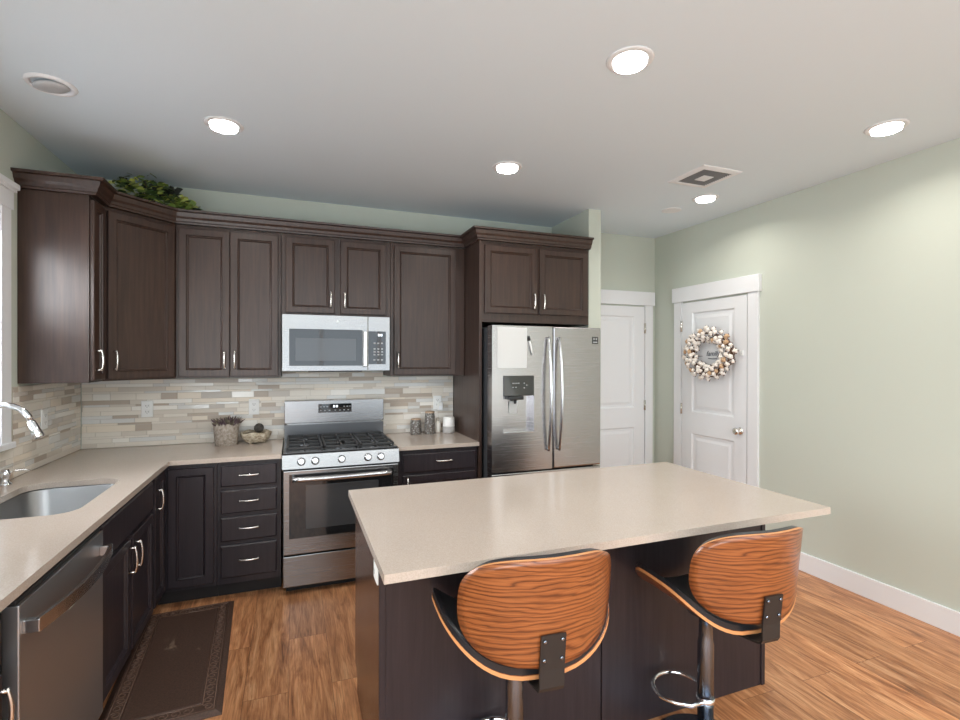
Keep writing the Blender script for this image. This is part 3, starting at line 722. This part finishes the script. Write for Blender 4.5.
# ================================================================== ISLAND
IX0, IX1, IY0, IY1 = 1.622, 3.418, -2.390, -1.715
il = thing('kitchen_island', 'dark brown island cabinet under the large quartz top', 'island', (2.52, -2.05, 0))
MB().prism([(IX0+0.02, IY0+0.012), (IX1-0.02, IY0+0.012), (IX1-0.02, IY1), (IX0+0.02, IY1)], TK, 0.874).build('carcass', B_, il)
MB().box(IX0+0.02, IX1-0.02, IY0+0.03, IY1-0.075, 0, TK).build('toe_kick', 'toe_kick', il)
for xa in (IX0, IX1-0.02):
    w = MB(); pr = [(IY0, 0), (IY1-0.075, 0), (IY1-0.075, TK), (IY1, TK), (IY1, 0.874), (IY0, 0.874)]
    a = [w.bm.verts.new((xa, y, z)) for y, z in pr]; b_ = [w.bm.verts.new((xa+0.02, y, z)) for y, z in pr]
    for i in range(6): w.face((a[i], a[(i+1) % 6], b_[(i+1) % 6], b_[i]))
    w.face(a); w.face(b_); w.build('end_panel', 'espresso_gloss', il, recalc=True)
MB().box(IX0+0.021, 2.515, IY0, IY0+0.011, 0.0, 0.874, 0.002).build('back_panel', B_, il)
MB().box(2.521, IX1-0.021, IY0, IY0+0.011, 0.0, 0.874, 0.002).build('back_panel', B_, il)
for xa in (IX0+0.0005, IX1-0.022): MB().box(xa, xa+0.0215, IY0-0.006, IY0-0.0005, 0.0, 0.872, 0.002).build('corner_trim', B_, il)
for i in range(3):
    a = IX0+0.05+i*0.572; add_door(il, 'door', (a+0.55, IY1, 0.125), -X, Y, 0.55, 0.72, B_, 0.043, (0.03, 0.58))
one('island_top', slab([(1.592, -2.668), (3.458, -2.668), (3.458, -1.690), (1.592, -1.690)], None, 0.875, 0.903), 'quartz', 'large beige quartz slab on the island, overhanging towards the stools', 'countertop', (2.52, -2.05, 0.875))

# ================================================================== OUTLETS
def outlet(label, O, U, N, w=0.072, h=0.116):
    O, U, N = Vector(O), Vector(U), Vector(N)
    r = thing('wall_outlet', label, 'outlet', O)
    b_ = MB(); b_.rings(O-U*w/2-Z*h/2, U, Z, N, w, h, [(0, 0), (0, 0.003), (0.004, 0.006)]); b_.build('cover_plate', 'white_plastic', r)
    for dz in (-0.021, 0.021):
        f = MB(); f.rings(O-U*0.017+Z*(dz-0.014)+N*0.005, U, Z, N, 0.034, 0.028, [(0, 0), (0, 0.002), (0.003, 0.003)]); f = f.build('socket', 'white_plastic', r)
        s = MB()
        for du in (-0.007, 0.007): s.rings(O+U*(du-0.0013)+Z*(dz-0.003)+N*0.0078, U, Z, N, 0.0026, 0.010, [(0, 0), (0, 0.0006)])
        s.rings(O+U*(-0.0025)+Z*(dz-0.010)+N*0.0078, U, Z, N, 0.005, 0.004, [(0, 0), (0, 0.0006)])
        s.build('slots', 'slot_dark', f)
    return r
outlet('white outlet on the back wall tiles nearest the corner', (0.390, -0.0085, 1.166), X, -Y)
outlet('white outlet on the tiles above the bark bowl, left of the range', (1.074, -0.0085, 1.158), X, -Y)
outlet('white outlet on the tiles right of the range, night light plugged in', (2.500, -0.0085, 1.150), X, -Y)
outlet('white outlet edge-on on the left wall tiles between sink and corner', (0.0085, -0.545, 1.172), -Y, X)
outlet('white outlet on the island end panel just below the top', (IX0-0.0005, -2.348, 0.805), -Y, -X)
nl = thing('night_light', 'small white night light plugged into the outlet above the canisters', 'night light', (2.515, -0.02, 1.09))
MB().box(2.495, 2.540, -0.050, -0.020, 1.085, 1.155, 0.006).build('housing', 'white_plastic', nl)
MB().box(2.502, 2.533, -0.054, -0.0495, 1.092, 1.125, 0.003).build('lens', 'blind_white', nl)

# ================================================================== COUNTER OBJECTS
pp = thing('potted_succulent', 'rough grey stone pot of spiky purple succulent on the back counter', 'potted plant', (0.902, -0.125, CT))
MB().lathe([(0.068, 0), (0.074, 0.005), (0.083, 0.12), (0.086, 0.148), (0.086, 0.155), (0.077, 0.155), (0.075, 0.135), (0.0, 0.135)], (0.902, -0.137, CT), 32, cap=False).build('pot', 'stone_pot', pp)
w = MB(); w.lathe([(0.074, 0.136), (0.04, 0.146), (0.001, 0.150)], (0.902, -0.137, CT), 20, mi=1)
for i in range(120):
    a = random.random()*2*PI; rr = 0.07*math.sqrt(random.random()); tl = 0.2+1.0*rr/0.07+random.uniform(-.2, .2); L = random.uniform(0.035, 0.065)
    p = Vector((0.902+rr*math.cos(a), -0.137+rr*math.sin(a), CT+0.142)); d = Vector((math.cos(a)*math.sin(tl), math.sin(a)*math.sin(tl), math.cos(tl)))
    w.tube([p, p+d*L*0.5, p+d*L+Z*0.006], 0.005, 5, mi=i % 2, rs=[0.003, 0.0055, 0.001])
w.build('foliage', ['succulent_purple', 'succulent_green'], pp)
bw = thing('bark_bowl', 'pale rough bark bowl on the counter just left of the range', 'bowl', (1.092, -0.13, CT))
w = MB(); prof = [(0.066, 0.012), (0.088, 0.03), (0.100, 0.055), (0.104, 0.078), (0.101, 0.084), (0.092, 0.076), (0.088, 0.055), (0.0, 0.045)]
w.lathe(prof, (1.092, -0.13, CT), 40, cap=False)
for v in w.bm.verts:
    a = math.atan2(v.co.y+0.13, v.co.x-1.092); q = 1+0.05*math.sin(3*a+1)+0.04*math.sin(7*a)
    v.co.x = 1.092+(v.co.x-1.092)*q; v.co.y = -0.13+(v.co.y+0.13)*q*0.85; v.co.z += 0.006*math.sin(5*a+v.co.z*80)*(v.co.z-CT > 0.05)
w.build('bowl_wall', 'bark_bowl', bw)
for k in range(3):
    a = PI/2+2*PI*k/3+0.5; MB().lathe([(0.014, 0), (0.016, 0.02), (0.012, 0.028)], (1.092+0.055*math.cos(a), -0.13+0.045*math.sin(a), CT), 10).build('foot', 'bark_bowl', bw)
w = MB()
w.lathe([(0.090, 0.062), (0.06, 0.070), (0.02, 0.073), (0.001, 0.074)], (1.092, -0.13, CT), 24)
for v in w.bm.verts: v.co.y = -0.13+(v.co.y+0.13)*0.85; v.co.z += random.uniform(-0.004, 0.008)
w.build('dried_filler', 'dry_filler', bw)
w = MB(); bmesh.ops.create_icosphere(w.bm, subdivisions=3, radius=0.034, matrix=Matrix.Translation((1.115, -0.13, CT+0.109)))
for f in w.bm.faces: f.smooth = True
one('decor_ball', w, 'moss_ball', 'dark round decor ball lying in the bark bowl', 'decorative ball', (1.115, -0.13, CT+0.075))
def canister(label, x, y, r, h):
    c = thing('canister', label, 'canister', (x, y, CT), group='grey textured canisters right of the range')
    MB().lathe([(r*0.9, 0), (r, 0.006), (r*1.0, h*0.3), (r*0.98, h*0.75), (r*0.88, h*0.9), (r*0.86, h*0.92)], (x, y, CT), 32).build('jar', 'canister_glaze', c)
    MB().lathe([(r*0.88, h*0.9205), (r*0.90, h*0.93), (r*0.90, h*0.985), (r*0.82, h)], (x, y, CT), 32).build('lid', 'canister_lid', c)
canister('shorter grey dimpled canister with tan lid, beside the range', 2.290, -0.11, 0.046, 0.128)
canister('taller grey dimpled canister with tan lid', 2.402, -0.13, 0.043, 0.186)
sp_ = thing('smart_speaker', 'small white and grey countertop device standing by the fridge panel', 'countertop device', (2.565, -0.13, CT))
MB().lathe([(0.046, 0), (0.050, 0.006), (0.051, 0.055)], (2.565, -0.13, CT), 28).build('base', 'speaker_cloth', sp_)
MB().lathe([(0.051, 0.056), (0.0505, 0.06), (0.046, 0.125), (0.043, 0.132), (0.030, 0.135)], (2.565, -0.13, CT), 28).build('upper_shell', 'white_plastic', sp_)
bt = thing('bottle', 'slim pale bottle between tall canister and white device', 'bottle', (2.49, -0.07, CT))
MB().lathe([(0.022, 0), (0.024, 0.004), (0.024, 0.075), (0.012, 0.092), (0.011, 0.098)], (2.487, -0.07, CT), 20).build('body', 'tile_d', bt)
MB().lathe([(0.012, 0.0985), (0.012, 0.118), (0.009, 0.122)], (2.487, -0.07, CT), 16).build('cap', 'tile_b', bt)

# ================================================================== IVY on the corner cabinet
iv = thing('artificial_ivy', 'bushy green ivy plant lying on top of the corner cabinets', 'plant', (0.44, -0.36, 2.49))
MB().lathe([(0.07, 0), (0.085, 0.01), (0.10, 0.10), (0.095, 0.105)], (0.40, -0.30, UT+0.002), 20).build('basket', 'basket', iv)
w = MB()
def leaf(c, d, up, L, mi):
    d = d.normalized(); s_ = d.cross(up).normalized(); u_ = s_.cross(d)
    o = [(0, 0, 0), (0.18, 0.42, 0.03), (0.52, 0.46, 0.06), (0.80, 0.22, 0.0), (1.0, 0, -0.10), (0.80, -0.22, 0.0), (0.52, -0.46, 0.06), (0.18, -0.42, 0.03)]
    vs = [w.bm.verts.new(c+d*a*L+s_*b_*L+u_*h*L) for a, b_, h in o]; m0 = w.bm.verts.new(c+d*0.5*L-u_*0.03*L)
    for i in range(8): w.face((vs[i], vs[(i+1) % 8], m0), mi, True)
for i in range(330):
    t_ = random.random(); cx = 0.335+0.42*t_; cy = -0.47+0.20*t_+random.gauss(0, 0.055)
    hh = 0.150*math.exp(-((t_-0.40)/0.45)**2)+0.02
    cz = 2.495+random.random()*hh
    a = random.random()*2*PI
    d = Vector((math.cos(a), math.sin(a)-0.5, random.uniform(-0.5, 0.5)))
    up = Vector((random.uniform(-.5, .5), -0.8+random.uniform(-.4, .4), 0.9))
    leaf(Vector((cx, cy, cz)), d, up, random.uniform(0.030, 0.060), random.choices([0, 1, 2], [36, 36, 28])[0])
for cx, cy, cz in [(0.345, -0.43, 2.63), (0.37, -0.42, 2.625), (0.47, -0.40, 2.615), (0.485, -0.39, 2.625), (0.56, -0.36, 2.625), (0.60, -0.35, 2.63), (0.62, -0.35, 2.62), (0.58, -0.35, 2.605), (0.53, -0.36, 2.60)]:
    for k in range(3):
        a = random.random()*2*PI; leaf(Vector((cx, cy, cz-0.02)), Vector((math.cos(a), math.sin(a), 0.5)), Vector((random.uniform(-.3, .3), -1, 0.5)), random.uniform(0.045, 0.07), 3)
w.build('foliage', ['leaf_dark', 'leaf_mid', 'leaf_lime', 'leaf_shadow'], iv)
w = MB()
for i in range(16):
    a = random.random(); p0 = Vector((0.40, -0.31, 2.50)); p1 = Vector((0.34+0.42*a, -0.46+0.2*a, 2.52+0.05*random.random()))
    w.tube([p0, (p0+p1)/2+Z*0.06, p1], 0.0025, 5)
w.build('stems', 'leaf_dark', iv)

# ================================================================== CEILING FIXTURES
def downlight(label, x, y, lens=True):
    d = thing('recessed_light', label, 'ceiling light', (x, y, CH), group='recessed ceiling lights')
    MB().lathe([(0.068, -0.001), (0.072, -0.006), (0.092, -0.005), (0.096, -0.0005), (0.070, -0.0005)], (x, y, CH), 36, cap=False).build('trim_ring', 'white_trim', d)
    MB().lathe([(0.0705, -0.0008), (0.0705, -0.003), (0.060, -0.0035)], (x, y, CH), 36).build('lens', 'lamp_lens', d)
    lo = area('downlight_lamp', (x, y, CH-0.02), (x, y, 0), 0.13, 0.13, DOWN, (1.0, 0.95, 0.87), 'DISK', 150)
    lo.visible_camera = True
    return d
downlight('lit recessed light nearest the camera, top centre of the ceiling', 2.638, -2.405)
downlight('lit recessed light on the ceiling above the left counter corner', 1.007, -1.180)
downlight('lit recessed light on the ceiling in front of the refrigerator', 2.626, -1.190)
downlight('lit recessed light nearest the green right wall', 4.275, -2.40)
downlight('lit recessed light just beyond the square ceiling vent', 4.280, -1.170)
for x in (1.0, 2.63, 4.27): 
    for y in (-4.0, -5.6): area('downlight_lamp', (x, y, CH-0.02), (x, y, 0), 0.13, 0.13, DOWN, (1.0, 0.95, 0.87), 'DISK', 150)
es = thing('ceiling_speaker', 'unlit white round fixture on the ceiling at the left', 'ceiling fixture', (0.332, -1.33, CH))
MB().lathe([(0.072, -0.004), (0.076, -0.011), (0.088, -0.010), (0.094, -0.003), (0.096, -0.0005), (0.070, -0.0005)], (0.332, -1.33, CH), 36, cap=False).build('trim_ring', 'white_trim', es)
Mt = Matrix.Rotation(math.radians(8), 4, 'X') @ Matrix.Rotation(math.radians(-8), 4, 'Y')
MB().lathe([(0.066, -0.001), (0.066, -0.010), (0.055, -0.016), (0.03, -0.018)], (0.332, -1.33, CH-0.004), 36, Mt).build('baffle', 'speaker_grille', es)
vt = thing('ceiling_vent', 'square white ceiling vent with grey grille near the right wall', 'vent', (3.93, -1.505, CH))
w = MB(); w.rings((3.93-0.165, -1.505-0.165, CH), X, Y, -Z, 0.33, 0.33, [(0, 0.0005), (0.004, 0.006), (0.035, 0.012), (0.045, 0.010), (0.048, 0.002)]); w.build('frame', 'white_trim', vt)
w = MB()
for k in range(14):
    y = -1.505-0.112+k*0.0172; w.box(3.93-0.117, 3.93+0.117, y-0.003, y+0.003, CH-0.009, CH-0.004)
w.box(3.93-0.118, 3.93+0.118, -1.505-0.118, -1.505+0.118, CH-0.004, CH-0.0025)
w.build('grille', 'vent_grille', vt)
MB().box(3.93-0.042, 3.93+0.042, -1.505-0.042, -1.505+0.042, CH-0.014, CH-0.0095, 0.002).build('centre_plate', 'white_trim', vt)
w = MB().lathe([(0.078, -0.0005), (0.078, -0.004), (0.070, -0.006)], (4.26, -0.83, CH), 32)
one('sprinkler_cover', w, 'white_trim', 'small flat round cover plate on the ceiling beyond the vent', 'cover plate', (4.26, -0.83, CH))

# ================================================================== WREATH on door_1
WC = Vector((RW-0.062, -0.772, 1.570))
wr = thing('cotton_wreath', 'round wreath of white cotton bolls hanging on the right-hand door', 'wreath', (RW-0.03, -0.772, 1.35))
w = MB()
for k in range(7):
    ph = random.random()*6; pts = []
    for i in range(40):
        a = 2*PI*i/40; r_ = 0.168+0.022*math.sin(3*a+ph)+0.012*math.sin(7*a+2*ph)
        pts.append((WC.x+0.012*math.sin(5*a+ph)+0.01, WC.y+r_*1.24*math.cos(a), WC.z+r_*math.sin(a)))
    w.tube(pts, 0.004, 5, closed=True)
w.build('twig_ring', 'twig', wr)
def boll_mesh(name, cm):
    w = MB()
    for k in range(5):
        a = 2*PI*k/5; p = Vector((math.cos(a)*0.009, math.sin(a)*0.009, 0.010)) if k < 4 else Vector((0, 0, 0.016))
        bmesh.ops.create_icosphere(w.bm, subdivisions=1, radius=0.0125, matrix=Matrix.Translation(p))
    for f in w.bm.faces: f.smooth = True
    for k in range(5):
        a = 2*PI*k/5+0.6; c_, s_ = math.cos(a), math.sin(a)
        q = [w.bm.verts.new(v) for v in ((0, 0, -0.006), (c_*0.016-s_*0.007, s_*0.016+c_*0.007, 0.002), (c_*0.027, s_*0.027, 0.013), (c_*0.016+s_*0.007, s_*0.016-c_*0.007, 0.002))]
        w.face(q, 1)
    me = bpy.data.meshes.new(name); w.bm.to_mesh(me); w.bm.free(); me.materials.append(MATS[cm]); me.materials.append(MATS['cotton_cup']); return me
bmsh = [boll_mesh('cotton_boll', 'cotton'), boll_mesh('cotton_boll_tan', 'cotton_tan')]
for i in range(98):
    a = 2*PI*i/98*5+random.uniform(-.06, .06); band = [0.122, 0.145, 0.170, 0.195, 0.215][i*5//98]
    r_ = band+random.uniform(-.010, .010)
    nrm = Vector((-1.0, math.cos(a)*(r_-0.168)*9, math.sin(a)*(r_-0.168)*9)).normalized()
    lift = 0.075-((r_-0.168)/0.05)**2*0.035
    o = bpy.data.objects.new('cotton_boll', bmsh[1 if random.random() < 0.16 else 0]); COL.objects.link(o); o.parent = wr
    p = Vector((WC.x-lift+0.03, WC.y+r_*1.24*math.cos(a), WC.z+r_*math.sin(a)))
    mtx = Matrix.Translation(WM[wr.name].inverted() @ p) @ nrm.to_track_quat('Z', 'Y').to_matrix().to_4x4() @ Matrix.Rotation(random.random()*6, 4, 'Z') @ Matrix.Scale(random.uniform(0.9, 1.25), 4)
    o.matrix_local = mtx
def text_mesh(body, size, depth):
    cu = bpy.data.curves.new('lettering', 'FONT'); cu.body = body; cu.size = size; cu.extrude = depth; cu.align_x = 'CENTER'; cu.shear = 0.25
    o = bpy.data.objects.new('lettering_tmp', cu); COL.objects.link(o)
    dg = bpy.context.evaluated_depsgraph_get(); dg.update()
    me = bpy.data.meshes.new_from_object(o.evaluated_get(dg)); bpy.data.objects.remove(o); bpy.data.curves.remove(cu); return me
me = text_mesh('family', 0.062, 0.0015); me.materials.clear(); me.materials.append(MATS['sign_ink'])
o = bpy.data.objects.new('lettering', me); COL.objects.link(o); o.parent = wr
# local x of the text runs along -y of the room, its face towards -x
Mt = Matrix(((0, 0, -1, RW-0.03), (-1, 0, 0, -0.777), (0, 1, 0, 1.552), (0, 0, 0, 1)))
o.matrix_local = WM[wr.name].inverted() @ Mt
MB().tube([(RW-0.03, -0.772+0.045, 1.530), (RW-0.03, -0.772, 1.526), (RW-0.03, -0.772-0.05, 1.528)], 0.004, 6).build('flourish', 'sign_ink', wr)
MB().tube([(RW-0.03, -0.772+0.15, 1.548), (RW-0.03, -0.772+0.11, 1.550)], 0.002, 6).tube([(RW-0.03, -0.772-0.15, 1.560), (RW-0.03, -0.772-0.11, 1.552)], 0.002, 6).build('sign_wire', 'sign_ink', wr)
MB().box(RW-0.0300, RW-0.0185, -1.082, -1.057, 1.555, 1.595, 0.002).tube([(RW-0.034, -1.070, 1.60), (RW-0.045, -1.070, 1.58), (RW-0.036, -1.070, 1.555)], 0.003, 6).build('hook', 'white_plastic', wr)

# ================================================================== FLOOR MAT
MW, ML = 0.47, 1.08
ma = thing('kitchen_mat', 'dark brown cushioned mat with embossed scroll border in front of the sink', 'mat', (0.80, -1.20, 0), math.radians(3.2))
w = MB(); w.rings((-MW/2, -ML/2, 0), X, Y, Z, MW, ML, [(0, 0.0005), (0, 0.004), (0.022, 0.016), (0.026, 0.0165), (0.030, 0.0145), (0.085, 0.0145), (0.090, 0.0175), (0.096, 0.0165)])
w.build('pad', 'mat_brown', ma, local=True)
w = MB()
def scroll(cx, cy, ax, flip, s=0.022):
    pts = []
    for i in range(22):
        q = i/21; a = q*2.3*PI; r_ = s*(0.25+0.75*q)
        u_, v_ = r_*math.cos(a), r_*math.sin(a)*flip
        pts.append((cx+(u_ if ax else v_), cy+(v_ if ax else u_), 0.0150))
    w.tube(pts, 0.0021, 5)
k = 0
yy = -ML/2+0.058
while yy < ML/2-0.05:
    for sx in (-1, 1): scroll(sx*(MW/2-0.058), yy, False, 1 if k % 2 else -1)
    k += 1; yy += 0.046
xx = -MW/2+0.105
while xx < MW/2-0.09:
    for sy in (-1, 1): scroll(xx, sy*(ML/2-0.058), True, 1 if k % 2 else -1)
    k += 1; xx += 0.046
for i_ in (0.034, 0.080):
    pts = [(-MW/2+i_, -ML/2+i_, 0.0148), (MW/2-i_, -ML/2+i_, 0.0148), (MW/2-i_, ML/2-i_, 0.0148), (-MW/2+i_, ML/2-i_, 0.0148)]
    for p, q in zip(pts, pts[1:]+pts[:1]): w.tube([p, q], 0.002, 5)
w.build('scroll_border', 'mat_scroll', ma, local=True)

# ================================================================== BAR STOOLS (seat faces local +y)
def superell(th, a, b_, n):
    c_, s_ = math.cos(th), math.sin(th)
    return a*math.copysign(abs(c_)**(2/n), c_), b_*math.copysign(abs(s_)**(2/n), s_)
def shell(outline, fn, thick, nr=9, nt=64, uvs=1.0, puff=0.0):
    """sheet over a closed outline; fn(x, y, d) -> 3D point offset d along the inner side."""
    mb = MB(); bm = mb.bm; uvl = bm.loops.layers.uv.new('UVMap')
    def sheet(d, pf):
        g = []
        for i in range(nr+1):
            q = i/nr
            ring = []
            for k in range(nt):
                ox, oy = outline(2*PI*k/nt); x, y = ox*q, oy*q
                ring.append((bm.verts.new(fn(x, y, d+pf*(1-q**4))), (x, y)))
                if i == 0: break
            g.append(ring)
        return g
    o_, i_ = sheet(0, 0), sheet(thick, puff)
    def quad(vs, mi):
        f = mb.face([v[0] for v in vs], mi, mi == 0)
        if f:
            for lp, v in zip(f.loops, vs): lp[uvl].uv = (v[1][0]*uvs+0.37, v[1][1]*uvs+0.21)
    for g, rev in ((o_, False), (i_, True)):
        for k in range(nt):
            t_ = [g[0][0], g[1][k], g[1][(k+1) % nt]]; quad(t_[::-1] if rev else t_, 0)
            for i in range(1, nr):
                t_ = [g[i][k], g[i+1][k], g[i+1][(k+1) % nt], g[i][(k+1) % nt]]; quad(t_[::-1] if rev else t_, 0)
    for k in range(nt):
        quad([o_[nr][k], i_[nr][k], i_[nr][(k+1) % nt], o_[nr][(k+1) % nt]], 1)
    bmesh.ops.recalc_face_normals(bm, faces=bm.faces)
    return mb
BR = 0.311; ZC = 0.798
def back_fn(s, t, d):
    a = s/BR; r_ = BR-d; zz = ZC+t
    lean = 0.114*(t+0.156)
    return Vector((r_*math.sin(a), 0.025-r_*math.cos(a)-lean, zz))
def back_out(th):
    n = 2.92 if math.sin(th) > 0 else 2.39
    return superell(th, 0.277, 0.156, n)
def seat_fn(x, y, d):
    q = min(1, abs(x)/0.285); sm = q**2.4
    return Vector((x*(1-0.04*q), y-0.036, 0.583+0.138*sm-0.01*max(0, (y-0.1)/0.12)**2+d))
def seat_out(th): return superell(th, 0.285, 0.205, 3.2)
def stool(label, x, y, rz, dz, turn):
    r = thing('bar_stool', label, 'bar stool', (x, y, 0), rz, 'bentwood bar stools at the island')
    up = Matrix.Translation((0, 0, dz))
    def fin(mb, name, mats, parent=r):
        for v in mb.bm.verts: v.co = up @ v.co
        return mb.build(name, mats, parent, local=True)
    sb = fin(shell(back_out, back_fn, 0.012), 'backrest', ['walnut_ply', 'ply_edge'])
    def o2(th): a, b_ = back_out(th); return a*0.985, b_*0.985+0.004
    fin(shell(o2, lambda s, t, d: back_fn(s, t, d+0.0125), 0.018, puff=0.018), 'back_cushion', ['leather_black', 'leather_black'], sb)
    st = fin(shell(seat_out, seat_fn, 0.012), 'seat', ['walnut_ply', 'ply_edge'])
    def o3(th): a, b_ = seat_out(th); return a*0.985, b_*0.985
    fin(shell(o3, lambda x, y, d: seat_fn(x, y, d+0.0125), 0.020, puff=0.020), 'seat_cushion', ['leather_black', 'leather_black'], st)
    # bracket: plate on the back, bending forward under the seat
    w = MB(); prof = []
    for t in (0.742, 0.71, 0.675, 0.642): p = back_fn(0, t-ZC, 0); prof.append((p.y-0.0075, t))
    prof += [(prof[-1][0]+0.001, 0.592), (prof[-1][0]+0.008, 0.580), (prof[-1][0]+0.022, 0.575), (-0.20, 0.560), (-0.06, 0.556), (0.06, 0.556)]
    ra, rb = [], []
    for i, (yy_, zz) in enumerate(prof):
        a_ = prof[max(i-1, 0)]; c_ = prof[min(i+1, len(prof)-1)]; t_ = Vector((0, c_[0]-a_[0], c_[1]-a_[1])).normalized(); nn = Vector((0, -t_.z, t_.y))*0.003
        p = Vector((0, yy_, zz))
        ra.append([w.bm.verts.new(p+Vector((sx*0.037, 0, 0))+nn*sg) for sx, sg in ((-1, -1), (1, -1), (1, 1), (-1, 1))])
    for a_, c_ in zip(ra, ra[1:]):
        for k in range(4): w.face((a_[k], a_[(k+1) % 4], c_[(k+1) % 4], c_[k]))
    w.face(ra[0]); w.face(ra[-1]); bmesh.ops.recalc_face_normals(w.bm, faces=w.bm.faces)
    br_ = fin(w, 'bracket', 'bracket_black')
    for sx in (-0.026, 0.026):
        for zz in (0.727, 0.672):
            p = back_fn(0, zz-ZC, 0); fin(MB().lathe([(0.006, 0), (0.006, 0.003), (0.003, 0.005)], (sx, p.y-0.0105, zz), 10, Matrix.Rotation(PI/2, 4, 'X')), 'screw', 'chrome_dark', br_)
    MB().lathe([(0.195, 0), (0.195, 0.004), (0.185, 0.010), (0.06, 0.020), (0.036, 0.030), (0.032, 0.045)], (0, 0, 0), 48).build('base_disc', 'chrome_dark', r, local=True)
    MB().lathe([(0.030, 0.040), (0.030, 0.42+dz), (0.026, 0.44+dz), (0.024, 0.535+dz), (0.07, 0.543+dz), (0.07, 0.552+dz)], (0, 0, 0), 28).build('column', 'chrome_dark', r, local=True)
    pts = [(0.028, 0.0, 0.20), (0.075, 0.03, 0.20), (0.098, 0.08, 0.20)]
    for k in range(13):
        a = -0.1+ (PI+0.2)*k/12; pts.append((0.10*math.cos(a), 0.115+0.085*math.sin(a), 0.20))
    pts += [(-0.098, 0.08, 0.20), (-0.075, 0.03, 0.20), (-0.028, 0.0, 0.20)]
    pts = [(q[0]*math.cos(turn)-q[1]*math.sin(turn), q[0]*math.sin(turn)+q[1]*math.cos(turn), q[2]) for q in pts]
    MB().tube(pts, 0.009, 10).lathe([(0.034, 0.185), (0.034, 0.215)], (0, 0, 0), 24).build('footrest', 'chrome', r, local=True)
    return r
stool('curved walnut bar stool nearer the island\'s left corner and the range', 2.034, -2.602, math.radians(-4.5), 0.033, math.radians(20))
stool('curved walnut bar stool at the island\'s right end, nearer the green wall', 2.852, -2.600, math.radians(-3), 0.0, math.radians(32))
